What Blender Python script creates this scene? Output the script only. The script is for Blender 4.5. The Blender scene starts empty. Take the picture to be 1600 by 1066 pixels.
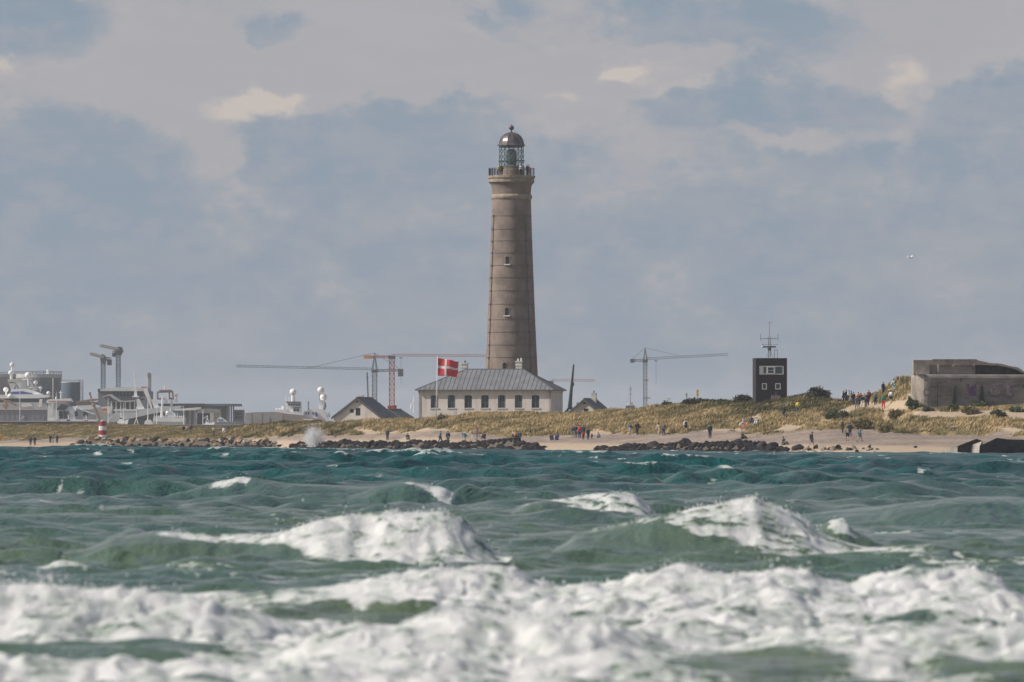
import bpy, bmesh, math, random
import numpy as np
from mathutils import Vector, Matrix, Euler

# ------------------------------------------------------------------ scene, camera, light
SC = bpy.context.scene
COL = SC.collection
F = 9850.0          # focal length in pixels of a 1600 px wide frame
EYE = 2.5           # eye height above the sea
HOR = 676.0         # row of the horizon
R = math.radians
random.seed(7)
rng = np.random.default_rng(11)

def P(u, y, d):
    return Vector(((u - 800.0) / F * d, d, EYE - (y - HOR) / F * d))

cam = bpy.data.cameras.new('camera'); co = bpy.data.objects.new('camera', cam)
COL.objects.link(co); SC.camera = co
cam.sensor_width = 36.0; cam.lens = 36.0 * F / 1600.0
cam.clip_start = 1.0; cam.clip_end = 20000.0
co.location = (0, 0, EYE)
co.rotation_euler = (R(90) + math.atan((HOR - 533.0) / F), 0, 0)
cam.dof.use_dof = True; cam.dof.focus_distance = 900.0; cam.dof.aperture_fstop = 3.1

SUN_EL, SUN_AZ = R(38), R(10)      # azimuth: from the left, this much towards the camera
to_sun = Vector((-math.cos(SUN_AZ) * math.cos(SUN_EL), -math.sin(SUN_AZ) * math.cos(SUN_EL), math.sin(SUN_EL)))
sl = bpy.data.lights.new('sun', 'SUN'); so = bpy.data.objects.new('sun', sl); COL.objects.link(so)
sl.energy = 4.9; sl.angle = R(0.5); sl.color = (1.0, 0.93, 0.84)
so.rotation_euler = (-to_sun).to_track_quat('-Z', 'Y').to_euler()
so.location = (-60, 600, 120)

SC.view_settings.view_transform = 'Standard'
SC.view_settings.look = 'None'
SC.view_settings.exposure = -0.32
SC.view_settings.gamma = 1.0
SC.view_settings.use_curve_mapping = False

class NT:
    """small helper to write node graphs"""
    def __init__(s, tree): s.t = tree; s.n = tree.nodes; s.l = tree.links
    def node(s, typ, **kw):
        n = s.n.new(typ)
        for k, v in kw.items(): setattr(n, k, v)
        return n
    def set(s, sock, v):
        if isinstance(v, bpy.types.NodeSocket): s.l.new(v, sock)
        else: sock.default_value = v
    def math(s, op, a, b=0.0, c=0.0, clamp=False):
        n = s.node('ShaderNodeMath', operation=op, use_clamp=clamp)
        s.set(n.inputs[0], a); s.set(n.inputs[1], b); s.set(n.inputs[2], c)
        return n.outputs[0]
    def vmath(s, op, a, b=(0, 0, 0)):
        n = s.node('ShaderNodeVectorMath', operation=op)
        s.set(n.inputs[0], a); s.set(n.inputs[1], b)
        return n.outputs[0]
    def smooth(s, v, a, b, lo=0.0, hi=1.0):
        n = s.node('ShaderNodeMapRange', interpolation_type='SMOOTHSTEP')
        s.set(n.inputs[0], v); s.set(n.inputs[1], a); s.set(n.inputs[2], b)
        s.set(n.inputs[3], lo); s.set(n.inputs[4], hi)
        return n.outputs[0]
    def noise(s, vec, scale, detail=4, rough=0.55, dist=0.0):
        n = s.node('ShaderNodeTexNoise')
        if vec is not None: s.set(n.inputs['Vector'], vec)
        n.inputs['Scale'].default_value = scale; n.inputs['Detail'].default_value = detail
        n.inputs['Roughness'].default_value = rough; n.inputs['Distortion'].default_value = dist
        return n
    def mix(s, f, a, b):
        n = s.node('ShaderNodeMix', data_type='RGBA')
        s.set(n.inputs[0], f)
        s.set(n.inputs[6], a if isinstance(a, bpy.types.NodeSocket) else (*a, 1) if len(a) == 3 else a)
        s.set(n.inputs[7], b if isinstance(b, bpy.types.NodeSocket) else (*b, 1) if len(b) == 3 else b)
        return n.outputs[2]
    def comb(s, x, y, z):
        n = s.node('ShaderNodeCombineXYZ')
        s.set(n.inputs[0], x); s.set(n.inputs[1], y); s.set(n.inputs[2], z)
        return n.outputs[0]
    def sep(s, v):
        n = s.node('ShaderNodeSeparateXYZ'); s.l.new(v, n.inputs[0]); return n.outputs
    def attr(s, name):
        n = s.node('ShaderNodeAttribute', attribute_name=name); return n.outputs

def make_world():
    w = bpy.data.worlds.new('World'); SC.world = w; w.use_nodes = True
    t = NT(w.node_tree); t.n.clear()
    out = t.node('ShaderNodeOutputWorld'); bg = t.node('ShaderNodeBackground')
    t.l.new(bg.outputs[0], out.inputs[0]); bg.inputs[1].default_value = 0.1
    sky = t.node('ShaderNodeTexSky', sky_type='NISHITA')
    sky.sun_disc = False; sky.sun_elevation = SUN_EL
    sky.sun_rotation = math.atan2(to_sun.x, to_sun.y)
    sky.dust_density = 2.0
    tc = t.node('ShaderNodeTexCoord')
    x, y, z = t.sep(tc.outputs['Generated'])
    # angular coordinates of the sky, in units of 1/100 rad (azimuth from +Y, elevation)
    az = t.math('MULTIPLY', t.math('ARCTAN2', x, y), 100.0)
    el = t.math('MULTIPLY', t.math('ARCSINE', z), 100.0)
    p3 = t.comb(t.math('MULTIPLY', az, 0.75), t.math('MULTIPLY', el, 1.15), 0.0)
    nA = t.noise(p3, 0.55, 9, 0.60, 0.15)
    nB = t.noise(t.vmath('ADD', p3, (31.7, 11.3, 4.0)), 0.26, 5, 0.5)
    nC = t.noise(t.vmath('ADD', p3, (5.7, 71.3, 9.0)), 1.6, 7, 0.62)
    warp = t.math('MULTIPLY', t.math('SUBTRACT', nA.outputs[0], 0.5), 3.0)
    warp2 = t.math('MULTIPLY', t.math('SUBTRACT', nC.outputs[0], 0.5), 1.0)
    azw = t.math('ADD', az, warp); elw = t.math('ADD', el, t.math('ADD', warp2, t.math('MULTIPLY', t.math('SUBTRACT', nB.outputs[0], .5), 1.5)))
    def blobs(lst):
        tot = None
        for (u, yy, ru, rv, a) in lst:
            ca, ce = (u - 800) / 98.5, (HOR - yy) / 98.5
            dx = t.math('DIVIDE', t.math('SUBTRACT', azw, ca), ru / 98.5)
            dy = t.math('DIVIDE', t.math('SUBTRACT', elw, ce), rv / 98.5)
            r2 = t.math('ADD', t.math('MULTIPLY', dx, dx), t.math('MULTIPLY', dy, dy))
            g = t.math('MULTIPLY', t.math('EXPONENT', t.math('MULTIPLY', r2, -1.0)), a)
            tot = g if tot is None else t.math('ADD', tot, g)
        return tot
    # where the nearer blue-grey cloud bodies stand (positive) and where the pale veil shows (negative)
    body = blobs([(40, 50, 130, 55, .75), (90, 240, 190, 90, .45), (430, 40, 38, 24, .55), (500, 68, 30, 10, .3),
                  (350, 110, 330, 75, -.55), (330, 235, 50, 60, -.45), (560, 215, 230, 70, .5), (690, 165, 90, 45, .25),
                  (770, 20, 60, 30, .5), (650, 60, 110, 60, -.5), (1130, 45, 190, 42, .6), (1000, 115, 170, 25, -.45),
                  (880, 140, 40, 60, -.3), (1090, 160, 120, 45, .35), (1270, 150, 110, 45, .4), (1375, 115, 60, 30, -.45),
                  (1520, 40, 130, 60, -.4), (1530, 150, 160, 45, .45), (1250, 210, 120, 16, -.3), (1450, 240, 220, 50, .25)])
    low = t.smooth(el, 5.2, 2.5)               # towards the horizon all runs into one grey-blue bank
    nD = t.noise(t.vmath('ADD', p3, (15.7, 1.3, 2.0)), 3.2, 8, 0.66)
    f = t.math('ADD', t.math('ADD', t.math('MULTIPLY', nA.outputs[0], 1.15), body), t.math('MULTIPLY', low, 0.3))
    f = t.math('ADD', f, t.math('MULTIPLY', t.math('SUBTRACT', nD.outputs[0], 0.5), 0.45))
    m = t.smooth(f, 0.50, 0.90)
    veil = (5.35, 5.25, 5.55); blue = (3.28, 4.12, 5.12); lowc = (3.5, 4.25, 5.15)
    c = t.mix(m, veil, blue)
    c = t.mix(t.math('MULTIPLY', low, 0.45), c, lowc)
    c = t.mix(t.smooth(nC.outputs[0], 0.42, 0.70, 0, 0.45), c, veil)
    nW = t.noise(t.comb(t.math('MULTIPLY', az, 0.5), t.math('MULTIPLY', el, 2.2), 7.0), 0.8, 7, 0.6, 0.3)
    c = t.mix(t.smooth(nW.outputs[0], 0.42, 0.68, 0, 0.38), c, (4.9, 4.95, 5.35))
    rim = t.math('MULTIPLY', t.smooth(f, 0.42, 0.60), t.smooth(f, 0.80, 0.62))
    c = t.mix(t.math('MULTIPLY', rim, t.smooth(nC.outputs[0], 0.46, 0.66, 0, 0.42)), c, (6.1, 5.85, 5.9))
    c = t.mix(t.smooth(nB.outputs[0], 0.50, 0.70, 0, 0.35), c, (4.6, 4.75, 5.3))
    lit = blobs([(390, 165, 55, 24, 1.0), (450, 150, 40, 14, .8), (955, 105, 22, 22, .9), (880, 150, 30, 12, .6), (1000, 110, 60, 18, .45),
                 (1110, 130, 70, 18, .4), (1375, 112, 48, 30, .85), (5, 115, 25, 22, .8), (650, 405, 30, 26, .25),
                 (1230, 208, 100, 14, .3), (325, 245, 16, 22, .3)])
    c = t.mix(t.math('MULTIPLY', t.smooth(t.math('ADD', lit, t.math('MULTIPLY', t.math('SUBTRACT', nD.outputs[0], .5), .9)), 0.12, 0.95), 0.85), c, (7.6, 6.8, 6.2))
    # high over the head the cloud thins and the clear sky takes a share
    high = t.smooth(el, 8.0, 42.0, 0.04, 0.88)
    c = t.mix(high, c, sky.outputs[0])
    t.l.new(c, bg.inputs[0])
make_world()

# ------------------------------------------------------------------ naming helpers
def tag(o, label=None, cat=None, group=None, kind=None):
    if label: o['label'] = label
    if cat: o['category'] = cat
    if group: o['group'] = group
    if kind: o['kind'] = kind
    return o

def thing(name, label, cat, loc=(0, 0, 0), rz=0.0, group=None):
    o = bpy.data.objects.new(name, None); COL.objects.link(o)
    o.location = loc; o.rotation_euler = (0, 0, rz); o.empty_display_size = 0.2
    return tag(o, label, cat, group)

def set_mat(o, m):
    if m is None: return
    ms = m if isinstance(m, (list, tuple)) else [m]
    for k in ms: o.data.materials.append(k)

class MB:
    """collects simple solids into one mesh"""
    def __init__(s, world=None): s.v = []; s.f = []; s.mi = []; s.cur = 0
    def add(s, vs, fs):
        b = len(s.v); s.v += [tuple(v) for v in vs]
        s.f += [tuple(i + b for i in f) for f in fs]; s.mi += [s.cur] * len(fs); return s
    def box(s, x0, x1, y0, y1, z0, z1):
        return s.add([(x0, y0, z0), (x1, y0, z0), (x1, y1, z0), (x0, y1, z0), (x0, y0, z1), (x1, y0, z1), (x1, y1, z1), (x0, y1, z1)],
                     [(0, 3, 2, 1), (4, 5, 6, 7), (0, 1, 5, 4), (1, 2, 6, 5), (2, 3, 7, 6), (3, 0, 4, 7)])
    def bar(s, a, b, r, n=4, r2=None):
        a = Vector(a); b = Vector(b); d = b - a
        if d.length < 1e-6: return s
        q = d.to_track_quat('Z', 'Y'); r2 = r if r2 is None else r2
        vs = []
        for (c, rr) in ((a, r), (b, r2)):
            for k in range(n):
                an = 2 * math.pi * (k + .5) / n
                vs.append(c + q @ Vector((rr * math.cos(an), rr * math.sin(an), 0)))
        fs = [(k, (k + 1) % n, n + (k + 1) % n, n + k) for k in range(n)]
        fs += [tuple(reversed(range(n))), tuple(range(n, 2 * n))]
        return s.add(vs, fs)
    def tube(s, pts, r, n=5):
        for a, b in zip(pts[:-1], pts[1:]): s.bar(a, b, r, n)
        return s
    def lathe(s, prof, n=32, c=(0, 0, 0), a0=0.0, cap=True):
        vs = []; m = len(prof)
        for (r, z) in prof:
            for k in range(n):
                an = a0 + 2 * math.pi * k / n
                vs.append((c[0] + r * math.cos(an), c[1] + r * math.sin(an), c[2] + z))
        fs = []
        for i in range(m - 1):
            for k in range(n):
                fs.append((i * n + k, i * n + (k + 1) % n, (i + 1) * n + (k + 1) % n, (i + 1) * n + k))
        if cap:
            fs.append(tuple(reversed(range(n)))); fs.append(tuple(range((m - 1) * n, m * n)))
        return s.add(vs, fs)
    def prism(s, poly, y0, y1, f=None):
        """polygon in x-z, extruded along y"""
        n = len(poly)
        a = sum(poly[i][0] * poly[(i + 1) % n][1] - poly[(i + 1) % n][0] * poly[i][1] for i in range(n))
        if a < 0: poly = poly[::-1]
        vs = [(p[0], y0, p[1]) for p in poly] + [(p[0], y1, p[1]) for p in poly]
        fs = [tuple(range(n)), tuple(reversed(range(n, 2 * n)))]
        fs += [((i + 1) % n, i, n + i, n + (i + 1) % n) for i in range(n)]
        return s.add(vs, fs)
    def plan(s, poly, z0, z1, top=None):
        """polygon in x-y, extruded along z; top = other outline"""
        n = len(poly); top = top or poly
        vs = [(p[0], p[1], z0) for p in poly] + [(p[0], p[1], z1) for p in top]
        fs = [tuple(reversed(range(n))), tuple(range(n, 2 * n))]
        fs += [(i, (i + 1) % n, n + (i + 1) % n, n + i) for i in range(n)]
        return s.add(vs, fs)
    def ball(s, c, r, n=10, m=6, sz=1.0):
        prof = [(max(1e-3, r * math.sin(math.pi * i / m)), -r * sz * math.cos(math.pi * i / m)) for i in range(m + 1)]
        return s.lathe(prof, n, c)
    def truss(s, a, b, w, r, step=None, h=None, tri=False):
        """lattice girder from a to b, w wide, h high"""
        a = Vector(a); b = Vector(b); d = (b - a); L = d.length; d.normalize()
        up = Vector((0, 0, 1)) if abs(d.z) < .9 else Vector((0, 1, 0))
        sx = d.cross(up).normalized(); sy = sx.cross(d).normalized(); h = h or w
        cor = [(-w/2, 0), (w/2, 0), (0, h)] if tri else [(-w/2, -h/2), (w/2, -h/2), (w/2, h/2), (-w/2, h/2)]
        n = max(2, int(L / (step or w * 1.2)))
        q = [[a + d * (L * i / n) + sx * c[0] + sy * c[1] for c in cor] for i in range(n + 1)]
        for k in range(len(cor)): s.bar(q[0][k], q[n][k], r)
        for i in range(n):
            for k in range(len(cor)):
                k2 = (k + 1) % len(cor)
                s.bar(q[i][k], q[i + 1][k2] if i % 2 else q[i + 1][k2], r * .6, 3)
                s.bar(q[i][k], q[i][k2], r * .6, 3)
        return s
    def build(s, name, mat=None, parent=None, origin=None, smooth=False):
        me = bpy.data.meshes.new(name)
        vs = s.v
        if origin is not None:
            o_ = Vector(origin); vs = [(v[0] - o_.x, v[1] - o_.y, v[2] - o_.z) for v in s.v]
        me.from_pydata(vs, [], s.f); me.update()
        o = bpy.data.objects.new(name, me); COL.objects.link(o)
        set_mat(o, mat)
        if any(s.mi): me.polygons.foreach_set('material_index', s.mi)
        if smooth:
            me.polygons.foreach_set('use_smooth', [True] * len(me.polygons))
        if origin is not None and parent is None: o.location = origin
        if parent is not None: o.parent = parent
        return o

def pieces(name, mesh_obj, spots, parent):
    """copies of a small part that share one mesh"""
    for (loc, rot) in spots:
        c = mesh_obj.copy(); COL.objects.link(c); c.parent = parent
        c.location = loc; c.rotation_euler = rot

def copy_tree(o, parent=None):
    c = o.copy(); COL.objects.link(c)
    if parent: c.parent = parent
    for ch in list(o.children): copy_tree(ch, c)
    return c

# ------------------------------------------------------------------ materials
MATS = {}
def M(name, col, rough=.8, var=.18, scale=1.2, bump=0.0, metal=0.0, dirt=None, stretch=(1, 1, 1), spec=.5, dv=(1.0, 1.0, .22)):
    if name in MATS: return MATS[name]
    m = bpy.data.materials.new(name); m.use_nodes = True; t = NT(m.node_tree)
    b = t.n['Principled BSDF']; b.inputs['Roughness'].default_value = rough; b.inputs['Metallic'].default_value = metal
    b.inputs['Specular IOR Level'].default_value = spec
    tc = t.node('ShaderNodeTexCoord'); v = t.vmath('MULTIPLY', tc.outputs['Object'], stretch)
    n = t.noise(v, scale, 6, .6)
    lo = tuple(max(0, c * (1 - var * 1.6)) for c in col); hi = tuple(min(1, c * (1 + var * 1.6)) for c in col)
    c = t.mix(t.smooth(n.outputs[0], .28, .72), lo, hi)
    if dirt:
        n2 = t.noise(t.vmath('MULTIPLY', tc.outputs['Object'], dv), scale * 1.7, 7, .65)
        c = t.mix(t.smooth(n2.outputs[0], .48, .70, 0, dirt[3]), c, dirt[:3])
    t.l.new(c, b.inputs['Base Color'])
    if bump:
        n3 = t.noise(tc.outputs['Object'], scale * 6, 4, .6)
        bp = t.node('ShaderNodeBump'); bp.inputs['Strength'].default_value = bump; bp.inputs['Distance'].default_value = .05
        t.l.new(n3.outputs[0], bp.inputs['Height']); t.l.new(bp.outputs[0], b.inputs['Normal'])
    MATS[name] = m; return m

def glass_mat(name, tint, alpha=0.35):
    m = bpy.data.materials.new(name); m.use_nodes = True; t = NT(m.node_tree)
    b = t.n['Principled BSDF']; b.inputs['Base Color'].default_value = (*tint, 1)
    b.inputs['Roughness'].default_value = .05; b.inputs['Alpha'].default_value = alpha
    MATS[name] = m; return m

# ------------------------------------------------------------------ noise in numpy
_perm = rng.permutation(4096).astype(np.int64)
_ga = rng.uniform(0, 2 * np.pi, 4096); _gx = np.cos(_ga); _gy = np.sin(_ga)
def perlin(x, y, seed=0):
    xi = np.floor(x).astype(np.int64); yi = np.floor(y).astype(np.int64)
    xf = x - xi; yf = y - yi
    u = xf * xf * xf * (xf * (xf * 6 - 15) + 10); v = yf * yf * yf * (yf * (yf * 6 - 15) + 10)
    def g(ix, iy, dx, dy):
        h = _perm[(_perm[(ix + seed * 131) & 4095] + iy) & 4095]
        return _gx[h] * dx + _gy[h] * dy
    a = g(xi, yi, xf, yf); b = g(xi + 1, yi, xf - 1, yf)
    c = g(xi, yi + 1, xf, yf - 1); d = g(xi + 1, yi + 1, xf - 1, yf - 1)
    return (a + (b - a) * u + (c + (d - c) * u - a - (b - a) * u) * v) * 1.45
def fbm(x, y, oct=4, seed=0, gain=.5):
    t = 0; a = 1.0; n = 0
    for i in range(oct):
        t = t + a * perlin(x * 2 ** i + 17.3 * i, y * 2 ** i - 9.1 * i, seed + i); n += a; a *= gain
    return t / n
def sst(x, a, b):
    t = np.clip((x - a) / (b - a), 0, 1); return t * t * (3 - 2 * t)

def grid_mesh(name, X, Y, Z, mat, attrs=None, smooth=True):
    nr, nc = X.shape
    co_ = np.empty((nr * nc, 3), np.float32); co_[:, 0] = X.ravel(); co_[:, 1] = Y.ravel(); co_[:, 2] = Z.ravel()
    i = np.arange(nr * nc).reshape(nr, nc)
    q = np.stack([i[:-1, :-1], i[:-1, 1:], i[1:, 1:], i[1:, :-1]], -1).reshape(-1, 4)
    me = bpy.data.meshes.new(name); nq = len(q)
    me.vertices.add(nr * nc); me.vertices.foreach_set('co', co_.ravel())
    me.loops.add(nq * 4); me.loops.foreach_set('vertex_index', q.ravel().astype(np.int32))
    me.polygons.add(nq); me.polygons.foreach_set('loop_start', np.arange(0, nq * 4, 4, dtype=np.int32))
    me.polygons.foreach_set('loop_total', np.full(nq, 4, np.int32))
    me.update(calc_edges=True)
    if smooth: me.polygons.foreach_set('use_smooth', np.ones(nq, bool))
    for k, a in (attrs or {}).items():
        at = me.attributes.new(k, 'FLOAT', 'POINT'); at.data.foreach_set('value', a.ravel().astype(np.float32))
    o = bpy.data.objects.new(name, me); COL.objects.link(o); set_mat(o, mat)
    return o

def tri_mesh(name, V, T, mat, attrs=None, smooth=False):
    me = bpy.data.meshes.new(name); n = len(T)
    me.vertices.add(len(V)); me.vertices.foreach_set('co', np.asarray(V, np.float32).ravel())
    me.loops.add(n * 3); me.loops.foreach_set('vertex_index', np.asarray(T, np.int32).ravel())
    me.polygons.add(n); me.polygons.foreach_set('loop_start', np.arange(0, n * 3, 3, dtype=np.int32))
    me.polygons.foreach_set('loop_total', np.full(n, 3, np.int32)); me.update(calc_edges=True)
    for k, a in (attrs or {}).items():
        at = me.attributes.new(k, 'FLOAT', 'POINT'); at.data.foreach_set('value', np.asarray(a, np.float32).ravel())
    if smooth: me.polygons.foreach_set('use_smooth', np.ones(n, bool))
    o = bpy.data.objects.new(name, me); COL.objects.link(o); set_mat(o, mat)
    return o

# ------------------------------------------------------------------ the land
TU = [-600, -300, 0, 160, 350, 460, 520, 620, 680, 740, 800, 900, 1000, 1090, 1200, 1260, 1310, 1350, 1380, 1400, 1425, 1440, 1600, 1900, 2300]
TD = [1250, 1210, 1150, 1120, 1060, 985, 960, 930, 910, 895, 880, 855, 830, 810, 790, 780, 772, 768, 764, 762, 760, 758, 742, 700, 660]
FT = [(1275, 689), (1235, 689), (1175, 689), (1140, 685), (1080, 686), (1005, 682), (980, 681), (950, 680), (930, 675), (915, 681), (905, 684), (885, 681),
      (865, 680), (850, 676), (830, 677), (822, 674), (820, 672), (815, 674), (812, 676), (810, 676), (808, 678), (806, 680), (790, 683), (760, 684), (720, 684)]
MT = [(1290, 676), (1250, 676), (1200, 676), (1165, 674), (1110, 675), (1030, 670), (1000, 668), (975, 664), (945, 662), (930, 662), (925, 662), (915, 662),
      (895, 657), (885, 650), (860, 648), (850, 646), (842, 650), (835, 645), (835, 643), (832, 641), (822, 641), (818, 640), (814, 640), (790, 640), (750, 640)]
RT = [(1320, 664), (1300, 664), (1250, 663), (1200, 662), (1140, 667), (1070, 662), (1030, 657), (1000, 653), (965, 651), (955, 645), (955, 642), (950, 644),
      (935, 635), (925, 625), (900, 621), (885, 620), (870, 629), (865, 628), (858, 612), (845, 597), (845, 596), (850, 602), (850, 610), (850, 620), (850, 620)]
FT = np.array(FT, float); MT = np.array(MT, float); RT = np.array(RT, float)
for i_, u_ in enumerate(TU):
    if 400 < u_ < 1250: RT[i_, 1] += 6; MT[i_, 1] += 2
    if u_ < 400: RT[i_, 1] += 1.5
BU = [95, 105, 125, 145, 200, 300, 425, 440, 452, 470, 500, 540, 600, 640, 655, 700, 740, 790, 808, 830, 850, 860, 925, 940, 960, 980, 1000, 1050, 1062, 1100, 1150, 1165, 1195, 1212, 1230, 1245]
BY = [702, 697, 689, 685, 686, 686, 688, 700, 701, 689, 691, 689, 691, 690, 687, 692, 690, 685, 683, 694, 702, 706, 706, 704, 699, 695, 692, 693, 688, 691, 689, 687, 691, 697, 704, 708]
def shore(u): return np.interp(u, TU, TD)
def terrain(x, y, parts=False):
    x = np.asarray(x, float); y = np.asarray(y, float)
    yy = np.maximum(y, 300.0)
    u = 800 + F * x / yy
    un = u + 14 * fbm(u / 60.0, yy / 25.0, 3, 5)
    ds = shore(u)
    def kn(T):
        d = np.interp(un, TU, T[:, 0]); return d, EYE - (np.interp(un, TU, T[:, 1]) - HOR) / F * d
    df, zf = kn(FT); dm, zm = kn(MT); dr, zr = kn(RT)
    n1 = fbm(x / 9.0, y / 9.0, 4, 1); n2 = fbm(x / 2.6 + .35 * y, y / 4.0, 3, 9)
    z = np.full_like(yy, -3.0)
    z = np.where(y > ds - 40, -3.0 * (1 - (y - ds + 40) / 40.0) ** 1.3 if False else -3.0 * np.clip((ds - y) / 40.0, 0, 1), z)
    t = np.clip((y - ds) / (df - ds), 0, 1); z = np.where(y >= ds, zf * t ** 0.75, z)
    t = np.clip((y - df) / (dm - df), 0, 1); z = np.where(y >= df, zf + (zm - zf) * t, z)
    t = np.clip((y - dm) / (dr - dm), 0, 1); z = np.where(y >= dm, zm + (zr - zm) * t ** .9, z)
    back = np.where(y < 1150, 4.2, 2.0); back = 4.2 - 2.2 * sst(y, 1080, 1200)
    t = sst(y, dr + 3, dr + 32); z = np.where(y >= dr, zr + (back - zr) * t, z)
    # rubble bank along the water's edge
    bz = EYE - (np.interp(u, BU, BY, left=760, right=760) - HOR) / F * (ds + 3)
    bank = (bz - .30 + .6) * np.exp(-((y - ds - 3) / 3.6) ** 2) - .6
    bank = np.where((bz > 0), bank, -9)
    z = np.maximum(z, bank)
    bankm = np.clip((bank - (z - .25)) / .3, 0, 1)
    # which ground carries grass
    fr = (y - df) / np.maximum(dr - df, 1) + .28 * n1
    g = sst(fr, -.06, .10)
    pu = u; pv = HOR + (EYE - z) / yy * F
    for (cu, cv, ru, rv, a) in SAND:
        g = g - a * np.exp(-((pu - cu) / ru) ** 2 - ((pv - cv) / rv) ** 2)
    g = np.clip(g + .25 * n2 * (g > .05), 0, 1)
    land = sst(y, ds + 6, ds + 16)
    n3 = fbm(x / 4.2 - .25 * y, y / 5.5, 2, 14); hum = (n1 * .75 + .32 * n2 + .55 * n3) * np.where(u < 380, .45, 1.0) * sst(g, .1, .7) * (1 - sst(y, dr + 20, dr + 40)) + .07 * n2 * land
    hum = hum * np.clip(1.15 - np.abs(y - 816) / 400 * 0, 0, 1)
    z = z + hum * np.where((u > 1420) & (y > 806) & (y < 850), .2, 1)
    if not parts: return z
    peb = land * (1 - sst(y, df + 1, df + 5)) * sst(y, ds + 7, ds + 15)
    return z, g, bankm, peb
SAND = [(1500, 668, 26, 3, .8), (1570, 672, 30, 3, .8), (1440, 671, 16, 3, .7), (1345, 662, 12, 3, .6), (1150, 672, 24, 3, .7), (1055, 655, 16, 2.5, .6), (880, 668, 22, 3, .6), (790, 672, 20, 3, .6), (560, 674, 24, 3, .7), (675, 674, 34, 7, 1.1), (600, 677, 30, 4, .8), (735, 683, 20, 4, .6), (935, 678, 22, 6, 1.1), (1000, 681, 60, 3, .5), (1110, 677, 30, 6, 1.1), (1180, 655, 14, 5, .9), (1240, 668, 26, 5, 1.1),
        (1290, 660, 15, 6, .9), (1308, 651, 14, 5, 1.1), (1325, 643, 16, 5, 1.2), (1345, 637, 18, 5, 1.3), (1372, 635, 22, 5, 1.3), (1400, 633, 20, 6, 1.3),
        (1425, 622, 14, 14, .9), (1384, 651, 6, 9, 1.1), (1393, 662, 8, 6, .6), (1450, 645, 24, 4, 1.2), (1500, 648, 50, 4.5, 1.1), (1560, 646, 40, 6, 1.1), (1590, 652, 20, 6, .9), (1480, 661, 18, 2.5, .6)]
def ground_at(u, yf, d0=None):
    """first point of the land that projects to (u, yf)"""
    ds = float(shore(u)); d = np.arange(ds - 3, ds + 190, .4); x = (u - 800) / F * d
    z = terrain(x, d); v = HOR + (EYE - z) / d * F
    k = np.where(v <= yf)[0]
    i = int(k[0]) if len(k) else int(np.argmin(v))
    return Vector((x[i], d[i], z[i]))
def ground_z(x, y): return float(terrain(np.array([x]), np.array([y]))[0])

def make_ground():
    us = np.concatenate([[-60000, -20000, -8000, -3500, -1800, -1000], np.arange(-500, 2101, 4.0), [2600, 3400, 5000, 9500, 21000, 60000]])
    # rows: distance beyond the shoreline
    s = np.concatenate([[-1500, -1150, -900, -600, -300, -120, -40], np.arange(-12, 20, .7), np.arange(20, 120, .65), np.arange(120, 200, 3.0), [230, 300, 450, 800, 1500, 3000, 5200]])
    U, S_ = np.meshgrid(us, s)
    D = shore(U) + S_
    X = (U - 800) / F * np.maximum(D, 350)
    Z, g, b, p = terrain(X, D, True)
    m = bpy.data.materials.new('dune_ground'); m.use_nodes = True; t = NT(m.node_tree); bs = t.n['Principled BSDF']
    bs.inputs['Roughness'].default_value = .95; bs.inputs['Specular IOR Level'].default_value = .15
    tc = t.node('ShaderNodeTexCoord'); o = tc.outputs['Object']
    nl = t.noise(o, .12, 5, .6); nf = t.noise(o, 1.6, 6, .7); ng = t.noise(t.vmath('MULTIPLY', o, (1, .5, 1)), .35, 6, .65)
    sand = t.mix(nf.outputs[0], (.41, .315, .22), (.56, .44, .32))
    peb = t.mix(t.smooth(nf.outputs[0], .35, .65), (.19, .155, .135), (.37, .295, .25))
    c = t.mix(t.math('MULTIPLY', t.attr('pebble')[2], t.smooth(nl.outputs[0], .3, .6, .45, 1.0)), sand, peb)
    gr = t.mix(t.smooth(ng.outputs[0], .38, .62), (.11, .10, .045), (.36, .265, .145))
    gm = t.math('ADD', t.attr('grass')[2], t.math('MULTIPLY', t.math('SUBTRACT', nf.outputs[0], .5), .7))
    c = t.mix(t.smooth(gm, .3, .6), c, gr)
    c = t.mix(t.attr('bank')[2], c, (.045, .04, .037))
    t.l.new(c, bs.inputs['Base Color'])
    bp = t.node('ShaderNodeBump'); bp.inputs['Strength'].default_value = .6; bp.inputs['Distance'].default_value = .25
    t.l.new(nf.outputs[0], bp.inputs['Height']); t.l.new(bp.outputs[0], bs.inputs['Normal'])
    ob = grid_mesh('ground', X, D, Z, m, {'grass': g, 'bank': b, 'pebble': p})
    tag(ob, kind='structure')
make_ground()

def grass_mat():
    m = bpy.data.materials.new('marram_grass'); m.use_nodes = True; t = NT(m.node_tree); bs = t.n['Principled BSDF']
    bs.inputs['Roughness'].default_value = .7; bs.inputs['Specular IOR Level'].default_value = .2
    tc = t.node('ShaderNodeTexCoord')
    n = t.noise(tc.outputs['Object'], .55, 4, .6)
    a = t.attr('tone')[2]
    c = t.mix(t.smooth(a, .0, .5), (.065, .070, .024), (.29, .23, .105))
    c = t.mix(t.smooth(a, .45, 1.0), c, (.53, .395, .205))
    c = t.mix(t.smooth(n.outputs[0], .48, .68, 0, .6), c, (.13, .11, .05))
    t.l.new(c, bs.inputs['Base Color'])
    return m

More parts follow.
